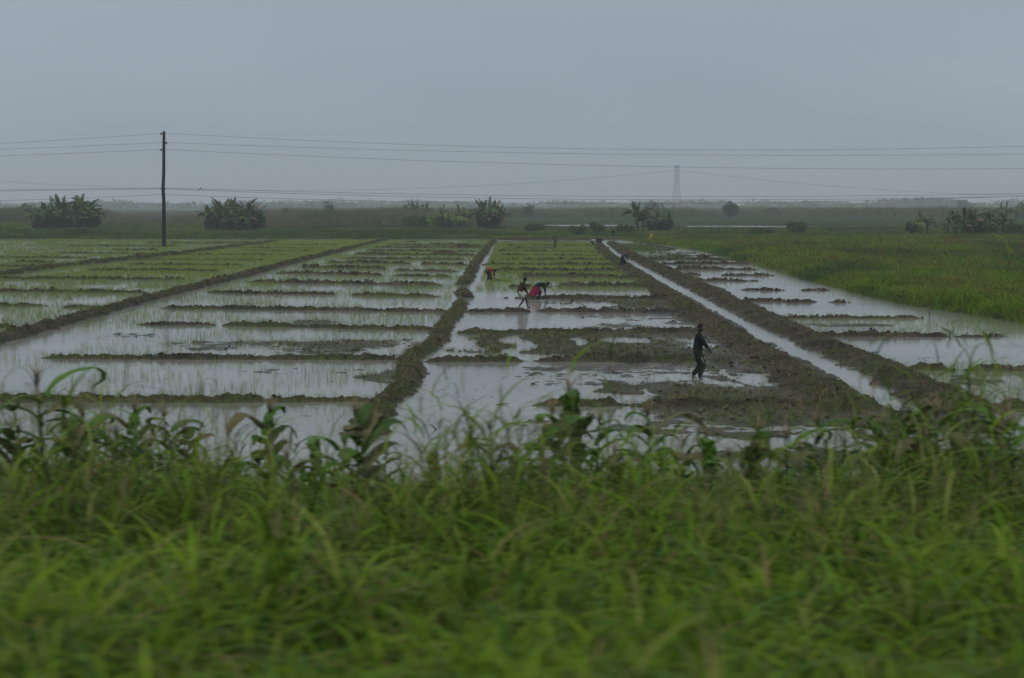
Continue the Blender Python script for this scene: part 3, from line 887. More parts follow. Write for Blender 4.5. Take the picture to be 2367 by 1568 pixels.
# bushes between the reeds and the paddies
def bush(px, y, w, h, label, cols, leaf=.16, n=900, group='bushes at the far field edge'):
    root = empty('bush', (XD(px, 0, y), y, .15), 0, label, 'bush', group)
    m = MB()
    for i in range(6):
        a = i * 1.05
        m.tube([(0, 0, -.1), (math.cos(a) * w * .15, math.sin(a) * w * .15, h * .4), (math.cos(a) * w * .35, math.sin(a) * w * .3, h * .75)], [.05, .035, .015], 5)
    m.build('stem', M_BARK, root)
    ps = []
    for i in range(7):
        a = i * .9
        ps.append(leaf_blob(math.cos(a) * w * .28, math.sin(a) * w * .22, h * random.uniform(.4, .68), w * .24, w * .2, h * .32, n // 7, leaf, cols))
    V, F, T = merge(ps)
    link('foliage', np_mesh('foliage', V, F, T), M_LEAF, root)
BC = [(.045, .095, .014), (.065, .125, .018), (.035, .065, .014)]
BC2 = [(.11, .20, .025), (.14, .22, .03)]
bush(1030, 312, 8, 4.0, 'bright bushy shrub beside the central banana plants', BC2, .3, 1600)
bush(970, 318, 8, 3.2, 'dull green bush left of the central banana plants', BC, .3, 1300)
bush(1235, 275, 4, 2.2, 'dark low bush at far field edge before the pond', BC, .2)
bush(1335, 262, 3.2, 1.8, 'dark bush in front of the pond glint', BC, .2)
bush(1380, 270, 3, 2.2, 'upright bush left of the leaning person in dark blue', BC, .2)
bush(1445, 268, 3.6, 2.0, 'bushy shrub right of the leaning person in dark blue', BC, .2)
bush(1840, 262, 3.6, 2.4, 'tall bush standing at the pond edge on the right', BC, .2)
bush(2105, 258, 2.2, 2.4, 'thin dark bush left of the right hand banana plants', BC, .18)
bush(2345, 262, 4, 2.2, 'dark bush at the right end of the banana row', BC, .2)
bush(40, 262, 6, 2.4, 'leafy bright bush at the left edge of the marsh', BC2, .22, 1200)
for q_, l_ in ((105, 'left'), (140, 'centre left'), (172, 'centre right'), (205, 'right')):
    bush(q_, 301, 5, 3.4, 'dark thicket at the foot of the left banana clump, %s part' % l_, [(.026, .036, .014), (.034, .040, .018), (.02, .03, .012)], .3, 900)
for q_, l_ in ((500, 'left'), (530, 'centre left'), (560, 'centre right'), (588, 'right')):
    bush(q_, 293, 4.6, 3.2, 'dark thicket at the foot of the banana clump right of the pole, %s part' % l_, [(.026, .036, .014), (.034, .040, .018), (.02, .03, .012)], .3, 900)
bush(1130, 308, 5, 3.2, 'dark thicket under the tight central banana clump', [(.026, .036, .014), (.034, .040, .018)], .3, 900)
bush(1525, 288, 5, 2.4, 'dark thicket under the banana clump behind the yellow clad person', [(.026, .036, .014), (.034, .040, .018)], .3, 900)
bush(2255, 261, 6, 2.2, 'dark thicket under the right hand banana row', [(.026, .036, .014), (.034, .040, .018)], .3, 900)
bush(182, 256, 5, 1.6, 'low bush in front of the left banana clump', BC, .2, 900)
bush(2040, 640, 9, 4.5, 'hazy bush above the reeds at right', BC, .5, 600)
bush(1760, 258, 5, 1.5, 'long low weedy bush along the pond at right', BC, .18, 900)

# ------------------------------------------------------------------ banana plants
M_PSEUDO = simple('banana_stem', (.06, .055, .03), .7, .3, .45, 2.5)
BAN = [(.035, .080, .012), (.050, .105, .014), (.075, .135, .018), (.028, .055, .012)]
def banana_crown(nl, seed, up=.5, cols=BAN):
    r = random.Random(seed)
    V = []; F = []; T = []
    for i in range(nl):
        a = i * 2.4 + r.uniform(-.3, .3)
        el0 = r.uniform(.55, 1.45) if i > 1 else 1.5
        if r.random() > up: el0 = r.uniform(.3, .9)
        L = r.uniform(2.0, 3.0); Wd = r.uniform(.24, .36)
        curl = r.uniform(.9, 2.0) if el0 < 1.2 else r.uniform(.1, .8)
        p = Vector((math.cos(a) * .06, math.sin(a) * .06, 0)); seg = 12
        el = el0
        col = np.array(cols[r.randrange(len(cols))]) * r.uniform(.8, 1.2)
        if r.random() < .1: col = np.array((.15, .11, .055))
        prev = None
        hd = Vector((math.cos(a), math.sin(a), 0)); sd = Vector((-math.sin(a), math.cos(a), 0))
        roll = r.uniform(-.6, .6)
        for s in range(seg + 1):
            t = s / seg
            d = hd * math.cos(el) + Vector((0, 0, 1)) * math.sin(el)
            nrm = sd.cross(d)
            side = sd * math.cos(roll) + nrm * math.sin(roll)
            w = Wd * (0.08 if t < .16 else max(.05, math.sin(min(1, (t - .12) / .88) * math.pi * .93 + .12)) ** .6)
            fold = -.35
            l0 = p + side * w + Vector((0, 0, fold * w)); r0 = p - side * w + Vector((0, 0, fold * w))
            cur = (p.copy(), l0, r0)
            if prev is not None:
                gap = .0 if t < .2 else (.32 * r.random())
                for sgn, q0, q1 in ((1, prev[1], l0), (-1, prev[2], r0)):
                    jag = r.uniform(-.12, .1) if t > .2 else 0
                    sag = Vector((0, 0, -abs(jag)))
                    e1 = q1 + (q0 - q1) * gap + sag; e0 = q0 + sag * r.random()
                    n0 = len(V)
                    V += [prev[0], p.copy(), p + (e1 - p) * (1 + jag), prev[0] + (e0 - prev[0]) * (1 + jag)]
                    F.append((n0, n0 + 1, n0 + 2, n0 + 3)); T += [col] * 4
            prev = cur
            p = p + d * (L / seg)
            el -= curl / seg * (1.0 + t)
    me = np_mesh('crown', np.array([tuple(v) for v in V]), np.array(F), np.array(T))
    me.materials.append(M_LEAF)
    return me
def banana_trunk(seed, h=2.6):
    r = random.Random(seed); m = MB()
    lx, ly = r.uniform(-.2, .2), r.uniform(-.2, .2)
    m.tube([(0, 0, -.3), (lx * .3, ly * .3, h * .4), (lx, ly, h), (lx * 1.1, ly * 1.1, h + .25)], [.19, .16, .11, .05], 9)
    for k in range(4):   # dead leaves hanging along the stem
        a = r.uniform(0, 6.28)
        m.tube([(lx, ly, h - .1), (lx + math.cos(a) * .35, ly + math.sin(a) * .35, h - .3), (lx + math.cos(a) * .32, ly + math.sin(a) * .32, h - 1.5)], [(.03, .02), (.12, .03), (.04, .02)], 5)
    me = m.mesh('trunk')
    me.materials.append(M_PSEUDO)
    return me, (lx, ly, h)
BANP = []
for s in range(5):
    tm, top = banana_trunk(s + 3)
    cm = banana_crown(20 if s != 3 else 15, s * 7 + 1, up=.78 if s != 2 else .45, cols=BAN if s != 4 else [(.09, .15, .035), (.11, .17, .035)])
    BANP.append((tm, cm, top))
def banana(px, y, h, label, group, kind=None):
    k = random.randrange(4) if kind is None else kind
    tm, cm, top = BANP[k]
    o = empty('banana_plant', (XD(px, 0, y), y, .15), random.uniform(0, 6.28), label, 'banana plant', group)
    s = h / 4.7
    o.scale = (s * random.uniform(.95, 1.15), s * random.uniform(.95, 1.15), s)
    t = bpy.data.objects.new('trunk', tm); C.objects.link(t); t.parent = o
    c = bpy.data.objects.new('crown', cm); C.objects.link(c); c.parent = o; c.location = top
LBL = 'banana plant in the dense dark clump left of the utility pole'
for px, h, dy in [(92, 5.6, 0), (112, 5.8, 6), (128, 6.4, -4), (145, 7.2, 2), (158, 5.6, 7), (172, 6.0, -3), (186, 7.3, 4), (198, 6.6, 0), (214, 6.0, 3), (150, 4.6, -6), (120, 4.4, -5), (180, 4.4, -5)]:
    banana(px, 298 + dy, h, LBL, 'banana clump left of the pole')
LBL = 'banana plant in the dense dark clump right of the utility pole'
for px, h, dy in [(490, 5.2, 0), (505, 6.2, 4), (522, 6.6, -3), (537, 6.6, 3), (552, 6.0, -2), (566, 6.4, 5), (580, 5.9, 0), (592, 5.2, 3), (515, 4.6, -6), (548, 4.4, -6), (575, 4.3, -5)]:
    banana(px, 290 + dy, h, LBL, 'banana clump right of the pole')
LBL = 'banana plant in the bright green central group beyond the paddies'
for px, h, dy in [(1022, 5.0, 0), (1040, 4.4, 4), (1064, 4.9, -2), (1075, 4.4, 3)]:
    banana(px, 308 + dy, h, LBL, 'bright central banana group', 4)
LBL = 'tall dark banana plant in the tight central clump'
for px, h, dy in [(1108, 5.4, 0), (1122, 6.5, 3), (1132, 6.8, -2), (1142, 6.2, 2), (1152, 5.2, 0), (1130, 4.2, -5)]:
    banana(px, 305 + dy, h, LBL, 'tight central banana clump')
LBL = 'low banana plant in the clump behind the yellow clad person'
for px, h, dy in [(1500, 4.4, 2), (1513, 4.2, -2), (1528, 4.2, 3), (1542, 3.8, 0), (1486, 3.8, 3)]:
    banana(px, 285 + dy, h, LBL, 'banana clump behind the yellow clad person', random.choice([0, 1, 3]))
banana(1473, 286, 5.9, 'tallest banana plant left of the low clump behind the yellow clad person', None, 0)
banana(2127, 256, 3.9, 'lone banana plant with pale leaves left of the right hand row', None, 4)
banana(2141, 257, 3.7, 'shorter banana plant beside the lone pale one at right', None, 1)
LBL = 'banana plant in the long row at the right edge'
for px, h, dy in [(2188, 2.9, 0), (2208, 4.3, 3), (2222, 4.9, 0), (2234, 4.7, 4), (2246, 4.6, -2), (2262, 3.6, 2), (2285, 4.1, 0), (2300, 3.9, 3), (2315, 4.0, 1), (2228, 3.0, -4), (2203, 2.8, -2), (2275, 3.0, -2)]:
    banana(px, 258 + dy, h, LBL, 'banana row at the right edge')
LBL = 'hazy banana plant far out among the reeds left of centre'
for px, h, y in [(938, 5.6, 480), (960, 6.4, 470), (985, 6.2, 475), (665, 4.6, 520), (843, 4.6, 560), (890, 4.6, 560), (975, 5.6, 478)]:
    banana(px, y, h, LBL, 'hazy bananas among the reeds left of centre')
LBL = 'hazy banana plant far out among the reeds near the pylon'
for px, h, y in [(1168, 4.6, 560), (1415, 4.4, 560), (1500, 6.0, 540), (1517, 5.6, 545), (1532, 5.8, 540), (1548, 5.0, 550)]:
    banana(px, y, h, LBL, 'hazy bananas near the pylon')
LBL = 'hazy banana plant among the reeds behind the right hand row'
for px, h, y in [(2032, 4.6, 560), (2065, 4.6, 570), (2308, 6.2, 470), (2322, 6.4, 475), (2345, 6.4, 470), (2360, 6.0, 480), (2292, 5.6, 475), (2190, 5.2, 470)]:
    banana(px, y, h, LBL, 'hazy bananas behind the right hand row')

# ------------------------------------------------------------------ utility pole
M_POLE = simple('tarred_wood', (.010, .009, .013), .85, .1, .45, 4)
M_IRON = simple('dark_iron', (.03, .03, .035), .5, .4)
M_CERAMIC = simple('brown_ceramic', (.03, .022, .02), .3, .5)
YP = P(380, 572)[1]
xp0 = P(380, 572)[0]
root = empty('utility_pole', (xp0, YP, -.1), 0, 'tall dark tarred wooden utility pole standing in the green rice', 'utility pole')
m = MB()
def rel(px, py): return (XD(px, 0, YP) - xp0, 0, ZD(py, YP) + .1)
pp = [(380, 575), (381, 520), (382, 470), (380.8, 436), (383, 400), (384.2, 350), (385.5, 304)]
m.tube([(0, 0, -.6)] + [rel(*q) for q in pp], [.26, .25, .235, .22, .215, .20, .19, .18], 12)
m.build('pole', M_POLE, root)
for (q, s) in (((385, 309.5), -1), ((384.6, 330.5), 1), ((384, 346.5), -1)):
    mi = MB(); b = Vector(rel(*q))
    c = b + Vector((s * .33, -.02, 0))
    mi.tube([b + Vector((0, 0, -.05)), c + Vector((0, 0, -.08))], .03, 6)
    prof = [(-.14, .05), (-.12, .11), (-.05, .12), (-.02, .08), (.02, .12), (.08, .11), (.12, .06), (.15, .03)]
    mi.tube([c + Vector((0, 0, a)) for a, _ in prof], [r_ for _, r_ in prof], 10)
    mi.build('insulator', M_CERAMIC, root)
mi = MB()
b = Vector(rel(381, 437))
mi.tube([b + Vector((0, 0, -.12)), b + Vector((0, 0, .12))], .27, 12)
mi.tube([b + Vector((-.55, 0, 0)), b + Vector((.55, 0, 0))], .035, 6)
mi.build('bracket', M_IRON, root)

M_WIRE = simple('wire', (.10, .10, .105), .5, .3)
def wire(name, px_pts, y, r, label, group, extend=True):
    xs = np.array([q[0] for q in px_pts]); ys_ = np.array([q[1] for q in px_pts])
    pts = []
    for i in range(len(px_pts) - 1):
        n = 24
        seg = px_pts[i:i + 2]
    # piecewise spans: list of (x0,y0,xm,ym,x1,y1) parabola through three points
    m_ = MB(); line = []
    for k in range(0, len(px_pts) - 2, 2):
        c = np.polyfit(xs[k:k + 3], ys_[k:k + 3], 2)
        for t in np.linspace(xs[k], xs[k + 2], 36):
            v = float(np.polyval(c, t))
            q = (XD(t, 0, y), y, ZD(v, y))
            if line and abs(line[-1][0] - q[0]) < 1e-6: continue
            line.append(q)
    m_.tube(line, r, 6)
    o = m_.build(name, M_WIRE)
    tag(o, label, 'wire', group)
    return o
G1 = 'wires carried by the utility pole'
wire('power_line', [(-900, 355), (0, 332.5), (385, 308), (1183, 341), (2367, 338)], YP, .016, 'topmost wire carried on the utility pole insulators', G1)
wire('power_line', [(-900, 362), (0, 346), (384.6, 329.5), (1183, 353), (2367, 356)], YP, .016, 'second wire down from the top of the utility pole', G1)
wire('power_line', [(-900, 372), (0, 361), (384, 345.5), (1300, 381), (2367, 390)], YP, .016, 'third wire down from the top of the utility pole', G1)
wire('power_line', [(-900, 446), (0, 439.5), (381, 434.5), (1300, 453.5), (2367, 447.5)], YP, .02, 'upper of the wires from the iron bracket halfway down the pole', G1)
wire('power_line', [(-900, 449), (0, 442), (381, 437), (1300, 460.5), (2367, 453.5)], YP, .02, 'lower of the wires from the iron bracket halfway down the pole', G1)
wire('power_line', [(-900, 482), (0, 464.5), (381, 450), (1300, 470.5), (2367, 453)], YP + 1, .02, 'lowest wire just above the horizon passing the utility pole', G1)

# small bird on a wire
def bird(px, py, y, label):
    root = empty('bird', (XD(px, 0, y), y, ZD(py, y)), .4, label, 'bird')
    m = MB()
    m.tube([(-.16, 0, -.06), (-.08, 0, .02), (0, 0, .08), (.07, 0, .14), (.11, 0, .19), (.15, 0, .185), (.19, 0, .175)], [.015, .05, .07, .05, .045, .03, .004], 8)
    m.tube([(-.1, .0, 0), (-.28, 0, -.12)], [(.03, .015), (.04, .006)], 5)
    m.build('body', M_IRON, root)
bird(467, 437.5, YP, 'small dark bird perched on the wire right of the pole')

# ------------------------------------------------------------------ lattice pylon and its wires
YT = 900.0
M_STEEL = simple('galvanised_steel', (.035, .037, .04), .5, .4)
xt = XD(1562.5, 0, YT)
root = empty('lattice_pylon', (xt, YT, 0), .3, 'tall narrow steel lattice pylon rising above the far reeds', 'pylon')
HT = ZD(381.5, YT)
def hw(z):  # half width at z
    t = z / HT
    return np.interp(t, [0, .72, 1.0], [2.35, .95, .95])
m = MB()
for sx in (-1, 1):
    for sy in (-1, 1):
        ml = MB()
        ml.tube([(sx * hw(z), sy * hw(z), z) for z in (0, HT * .25, HT * .5, HT * .72, HT * .95)], [.075, .07, .065, .06, .05], 6)
        ml.build('leg', M_STEEL, root)
zs = [0]; z = 0
while z < HT * .93:
    z += 2.0 * float(hw(z)) * .85
    zs.append(min(z, HT * .95))
for a, b in zip(zs[:-1], zs[1:]):
    wa, wb = float(hw(a)), float(hw(b))
    for s in (-1, 1):
        for q in (((-wa, s * wa, a), (wb, s * wb, b)), ((wa, s * wa, a), (-wb, s * wb, b)), ((s * wa, -wa, a), (s * wb, wb, b)), ((s * wa, wa, a), (s * wb, -wb, b)),
                  ((-wb, s * wb, b), (wb, s * wb, b)), ((s * wb, -wb, b), (s * wb, wb, b))):
            m.tube(q, .022, 5)
m.build('bracing', M_STEEL, root)
m = MB()
m.box((0, 0, HT * .955), (2.3, 2.3, .12))
for sx in (-1, 0, 1):
    for sy in (-1, 0, 1):
        m.tube([(sx * 1.1, sy * 1.1, HT * .95), (sx * 1.1, sy * 1.1, HT * .985)], .06, 5)
for s in (-1, 1):
    m.tube([(-1.1, s * 1.1, HT * .985), (1.1, s * 1.1, HT * .985)], .06, 5)
    m.tube([(s * 1.1, -1.1, HT * .985), (s * 1.1, 1.1, HT * .985)], .06, 5)
m.tube([(-.5, 0, HT * .95), (-.5, 0, HT * 1.0)], .05, 5)
m.tube([(.5, 0, HT * .95), (.5, 0, HT * 1.0)], .05, 5)
m.build('top_platform', M_STEEL, root)
for s in (-1, 1):
    m = MB()
    m.tube([(s * .9, 0, HT * .89), (s * 2.6, 0, HT * .875)], .09, 6)
    m.build('cross_arm', M_STEEL, root)
G2 = 'wires strung from the lattice pylon'
wire('transmission_line', [(-700, 350), (0, 419), (600, 440.5), (1100, 430), (1552, 395)], YT, .07, 'faint sagging wire running left from the lattice pylon', G2)
wire('transmission_line', [(1574, 395), (1950, 433), (2367, 452), (2600, 452), (3000, 440)], YT, .07, 'faint sagging wire running right from the lattice pylon', G2)

# ------------------------------------------------------------------ people
M_SKIN = simple('dark_skin', (.045, .026, .018), .5, .35)
M_HAIR = simple('black_hair', (.008, .007, .007), .85, .15)
def cloth(name, col): return simple(name, col, .85, .12, .22, 9)
def _skin(name, verts, edges, radii, sub=2, root_i=0):
    me = bpy.data.meshes.new(name + '_cage')
    me.from_pydata([tuple(v) for v in verts], edges, [])
    o = bpy.data.objects.new(name + '_cage', me); C.objects.link(o)
    md = o.modifiers.new('skin', 'SKIN'); md.use_smooth_shade = True
    me.skin_vertices.new() if hasattr(me.skin_vertices, 'new') and not me.skin_vertices else None
    sv = me.skin_vertices[0].data
    for i, r in enumerate(radii):
        sv[i].radius = r if hasattr(r, '__len__') else (r, r)
        sv[i].use_root = (i == root_i)
    ms = o.modifiers.new('sub', 'SUBSURF'); ms.levels = sub; ms.render_levels = sub
    dg = bpy.context.evaluated_depsgraph_get(); dg.update()
    out = bpy.data.meshes.new_from_object(o.evaluated_get(dg))
    bpy.data.objects.remove(o); bpy.data.meshes.remove(me)
    out.name = name
    return out
def skin(name, verts, edges, radii, sub=2):
    try:
        return _skin(name, verts, edges, radii, sub)
    except Exception as e:
        print('skin fallback', e)
        m = MB()
        for a, b in edges: m.tube([verts[a], verts[b]], [radii[a], radii[b]], 10)
        return m.mesh(name)

def ik(a, c, l1, l2, hint):
    a, c, hint = Vector(a), Vector(c), Vector(hint)
    d = c - a; L = min(d.length, (l1 + l2) * .995)
    dn = d.normalized(); c = a + dn * L
    x = (l1 * l1 - l2 * l2 + L * L) / (2 * L)
    hgt = math.sqrt(max(0, l1 * l1 - x * x))
    pv = (hint - dn * hint.dot(dn))
    pv = pv.normalized() if pv.length > 1e-6 else Vector((1, 0, 0))
    return a + dn * x + pv * hgt, c

def person(label, loc, rz, s, pelvis, lean, hands, feet, look=(1, 0, 0), side=0.0, shirt=None, legs=None, leglen='long', sleeves='long',
           head_cover=None, skirt=None, hair=True, curve=.25, extras=None):
    """local x forward, y left, z up; lean from vertical in radians; one continuous body with clothing as children"""
    root = empty('person', loc, rz, label, 'person', 'farm workers in the paddies')
    root.scale = (s, s, s)
    pel = Vector(pelvis)
    def dirn(a): return Vector((math.sin(a), side * math.cos(a), math.cos(a))).normalized()
    sp1 = pel + dirn(lean * (1 - curve)) * .17
    sp2 = sp1 + dirn(lean) * .17
    ch = sp2 + dirn(lean * (1 + curve * .5)) * .15
    nk = ch + dirn(lean * (1 + curve * .6)) * .09
    look = Vector(look).normalized()
    upd = dirn(lean * 1.05)
    hup = (upd * .55 + Vector((0, 0, 1)) * .45 + look * .25).normalized() if lean < 1 else (upd * .8 + look * .1 + Vector((0, 0, .15))).normalized()
    hb = nk + hup * .085
    hm = hb + hup * .085
    ht = hm + hup * .075
    lat = Vector((0, 1, 0))
    V = [pel, sp1, sp2, ch, nk, hb, hm, ht]; Rr = [.135, (.14, .115), (.145, .12), (.16, .12), .058, .072, .092, .07]
    E = [(0, 1), (1, 2), (2, 3), (3, 4), (4, 5), (5, 6), (6, 7)]
    def add(p, r, par):
        V.append(Vector(p)); Rr.append(r); E.append((par, len(V) - 1)); return len(V) - 1
    # jaw and nose
    fw = (look - hup * look.dot(hup)).normalized()
    arms = []; fingers = MB()
    shl = {}
    for k, sd in enumerate((1, -1)):
        sh = ch + lat * sd * .17 + dirn(lean) * .02
        i1 = add(sh, .062, 3)
        el, hd = ik(sh, hands[k], .28, .26, Vector((-.5, sd * .6, -.4)) if lean < .9 else Vector((-.4, sd * .8, .2)))
        i2 = add(el, .043, i1); i3 = add(hd, .028, i2)
        dd = (hd - el).normalized()
        pm = hd + dd * .055
        i4 = add(pm, (.036, .024), i3)
        i5 = add(pm + dd * .035, (.036, .02), i4)
        arms.append((sh, el, hd, pm + dd * .06))
        # five fingers, curled
        side_v = dd.cross(Vector((0, 0, 1)));
        side_v = side_v.normalized() if side_v.length > .1 else Vector((0, 1, 0))
        pn = side_v.cross(dd).normalized()
        for fi, (off, ln) in enumerate(((-.028, .065), (-.010, .076), (.009, .072), (.027, .058))):
            b0 = pm + dd * .045 + side_v * off
            b1 = b0 + dd * ln * .45 - pn * ln * .15; b2 = b1 + dd * ln * .2 - pn * ln * .32; b3 = b2 - dd * ln * .12 - pn * ln * .28
            fingers.tube([b0 - dd * .02, b0, b1, b2, b3], [.009, .0095, .009, .008, .006], 6)
        b0 = pm - dd * .02 - side_v * .03
        fingers.tube([b0, b0 - side_v * .02 + dd * .02 - pn * .015, b0 - side_v * .012 + dd * .045 - pn * .035], [.011, .0105, .007], 6)
    kn = []
    for k, sd in enumerate((1, -1)):
        hp = pel + lat * sd * .095 + Vector((0, 0, -.04))
        i1 = add(hp, .10, 0)
        knee, an = ik(hp, feet[k], .43, .42, (1, sd * .1, 0))
        i2 = add(hp.lerp(knee, .5), .082, i1)
        i3 = add(knee, .056, i2)
        i4 = add(knee.lerp(an, .4), .056, i3)
        i5 = add(an, .034, i4)
        i6 = add(an + Vector((.06, 0, -.05)), .038, i5)
        add(an + Vector((.15, 0, -.065)), .026, i6)
        kn.append((hp, knee, an))
    body = skin('body', V, E, Rr)
    # face, ears, fingers join the one body mesh
    import bmesh as _bm
    bm = _bm.new(); bm.from_mesh(body)
    extra = MB()
    fc = hm + fw * .05
    extra.ellipsoid(hm + fw * .02 - hup * .01, (.078, .078, .105), 14, 10, Matrix((fw, lat, hup)).transposed() if abs(fw.dot(lat)) < .3 else None)
    extra.tube([fc + fw * .045 + hup * .02, fc + fw * .062 - hup * .02, fc + fw * .04 - hup * .03], [.008, .014, .012], 7)
    sdv = hup.cross(fw).normalized()
    for sgn in (-1, 1):
        extra.ellipsoid(hm + sdv * sgn * .086 - hup * .01, (.018, .018, .032), 8, 6)
    extra.tube([fc + fw * .035 - hup * .055 - sdv * .022, fc + fw * .042 - hup * .057, fc + fw * .035 - hup * .055 + sdv * .022], [.006, .009, .006], 6)
    for q in (extra, fingers):
        me2 = q.mesh('x'); bm.from_mesh(me2); bpy.data.meshes.remove(me2)
    bm.to_mesh(body); bm.free()
    body.polygons.foreach_set('use_smooth', np.ones(len(body.polygons), dtype=bool))
    link('body', body, M_SKIN, root)
    for sgn in (-1, 1):
        e = MB(); e.ellipsoid(fc + fw * .034 + sdv * sgn * .03 + hup * .018, (.010, .010, .008), 8, 6)
        e.build('eye', simple('eye_white', (.5, .48, .45), .3), root) if head_cover is None else None
    if hair and head_cover is None:
        e = MB(); e.ellipsoid(hm - fw * .018 + hup * .026, (.094, .093, .098), 14, 10)
        e.build('hair', M_HAIR, root)
    if head_cover:
        e = MB(); e.ellipsoid(hm - fw * .015 + hup * .022, (.108, .104, .108), 14, 10)
        if head_cover[1] == 'knot': e.ellipsoid(hm - fw * .11 - hup * .02, (.06, .05, .05), 8, 6)
        if head_cover[1] == 'peak': e.tube([hm + hup * .05, hm + hup * .14 - fw * .02, hm + hup * .20 - fw * .03], [.09, .06, .02], 10)
        if head_cover[1] == 'cap': e.tube([hm + fw * .05 + hup * .04, hm + fw * .19 + hup * .03], [(.07, .02), (.06, .012)], 8)
        e.build('headscarf' if head_cover[1] != 'cap' else 'cap', head_cover[0], root)
    if shirt:
        v = [pel + dirn(lean * .7) * -.10, sp1, sp2, ch, nk - dirn(lean) * .02]
        r = [(.215, .175), (.195, .16), (.190, .155), (.205, .16), .08]
        e = [(0, 1), (1, 2), (2, 3), (3, 4)]
        for sh, el, hd, tp in arms:
            n = len(v); v += [sh, el]; r += [.095, .075]; e += [(3, n), (n, n + 1)]
            if sleeves == 'long': v.append(hd - (hd - el).normalized() * .02); r.append(.054); e.append((n + 1, n + 2))
        link('shirt', skin('shirt', v, e, r), shirt, root)
    if legs and not skirt:
        v = [pel + dirn(lean * .8) * .16, pel]; r = [(.175, .145), (.19, .155)]; e = [(0, 1)]
        for hp, knee, an in kn:
            n = len(v)
            v += [hp, hp.lerp(knee, .55)]; r += [.142, .124]; e += [(1, n), (n, n + 1)]
            if leglen == 'long':
                v += [knee, knee.lerp(an, .5), knee.lerp(an, .93)]; r += [.098, .090, .078]; e += [(n + 1, n + 2), (n + 2, n + 3), (n + 3, n + 4)]
            else:
                v += [hp.lerp(knee, .80)]; r += [.115]; e += [(n + 1, n + 2)]
        link('trousers' if leglen == 'long' else 'shorts', skin('trousers', v, e, r), legs, root)
    if skirt:
        mat, length, flare, back = skirt
        m_ = MB(); rings = []; n = 26; nr = 10
        hipc = pel + Vector((0, 0, .04))
        foot = (kn[0][2] + kn[1][2]) * .5
        kc = (kn[0][1] + kn[1][1]) * .5
        spread = (kn[0][2] - kn[1][2]).length * .5
        for i in range(nr):
            t = i / (nr - 1)
            zc = hipc.lerp(Vector((foot.x - back * t, foot.y, foot.z)), t * length)
            rr = .155 + flare * t ** .8
            ring = []
            for k in range(n):
                a = 2 * math.pi * k / n
                wv = 1 + .10 * t * math.sin(a * 7 + 1.3) + .05 * t * math.sin(a * 3)
                ring.append(zc + Vector((math.cos(a) * rr * wv * (1.1 if math.cos(a) < 0 else .95), math.sin(a) * rr * wv * .95, .02 * math.sin(a * 5) * t)))
            rings.append(ring)
        vv = [q for g_ in rings for q in g_]
        ff = [(i * n + k, i * n + (k + 1) % n, (i + 1) * n + (k + 1) % n, (i + 1) * n + k) for i in range(nr - 1) for k in range(n)]
        ff.append(tuple(range(n)))
        m_.add(vv, ff)
        m_.build('skirt', mat, root)
    if extras: extras(root, dict(pel=pel, ch=ch, nk=nk, hm=hm, arms=arms, legs=kn))
    return root, arms

def hoe(label, a, b, blade_dir, group=None):
    """wooden handle from a to b, iron blade at b"""
    a, b = Vector(a), Vector(b)
    root = empty('hoe', a, 0, label, 'hoe', group)
    m_ = MB(); mid = (b - a) * .5 + Vector((0, 0, .01))
    m_.tube([(0, 0, 0), mid, b - a], [.018, .017, .02], 8)
    m_.build('handle', simple('worn_wood', (.10, .07, .045), .7, .2, .3, 20), root)
    bd = Vector(blade_dir).normalized(); ax = (b - a).normalized(); sd = ax.cross(bd).normalized()
    m_ = MB(); q = b - a
    th = ax * .006
    pts = []
    for t, w in ((0, .04), (.08, .07), (.2, .095)):
        c = q + bd * t
        pts += [c - sd * w - th, c + sd * w - th, c + sd * w + th, c - sd * w + th]
    f = []
    for i in range(2):
        o = i * 4
        for k in range(4): f.append((o + k, o + (k + 1) % 4, o + 4 + (k + 1) % 4, o + 4 + k))
    f += [(3, 2, 1, 0), (8, 9, 10, 11)]
    m_.add(pts, f)
    m_.tube([q - ax * .04, q + ax * .05], .03, 8)
    m_.build('blade', M_IRON, root, smooth=False)
    return root

def gz(x, y): return max(-.03, float(terrain(np.array([x]), np.array([y]))[0][0]))
def at(px, py, zoff=0.0):
    x, y = P(px, py); return (x, y, zoff - .04)

C_BLACK = cloth('black_cloth', (.013, .013, .017)); C_OLIVE = cloth('dark_olive_cloth', (.022, .024, .014)); C_BROWN = cloth('brown_cloth', (.055, .030, .022))
C_WHITE = cloth('offwhite_cloth', (.36, .35, .33)); C_PINK = cloth('pink_cloth', (.17, .008, .036)); C_NAVY = cloth('navy_cloth', (.012, .016, .030))
C_TEAL = cloth('dark_teal_cloth', (.012, .022, .024)); C_ORANGE = cloth('orange_cloth', (.20, .050, .020)); C_RED = cloth('red_cloth', (.25, .03, .035))
C_GREY = cloth('grey_cloth', (.06, .062, .07)); C_YEL = cloth('yellow_cloth', (.60, .33, .012)); C_BLUEGREY = cloth('blue_grey_cloth', (.05, .075, .10)); C_KHAKI = cloth('khaki_cloth', (.07, .075, .05))

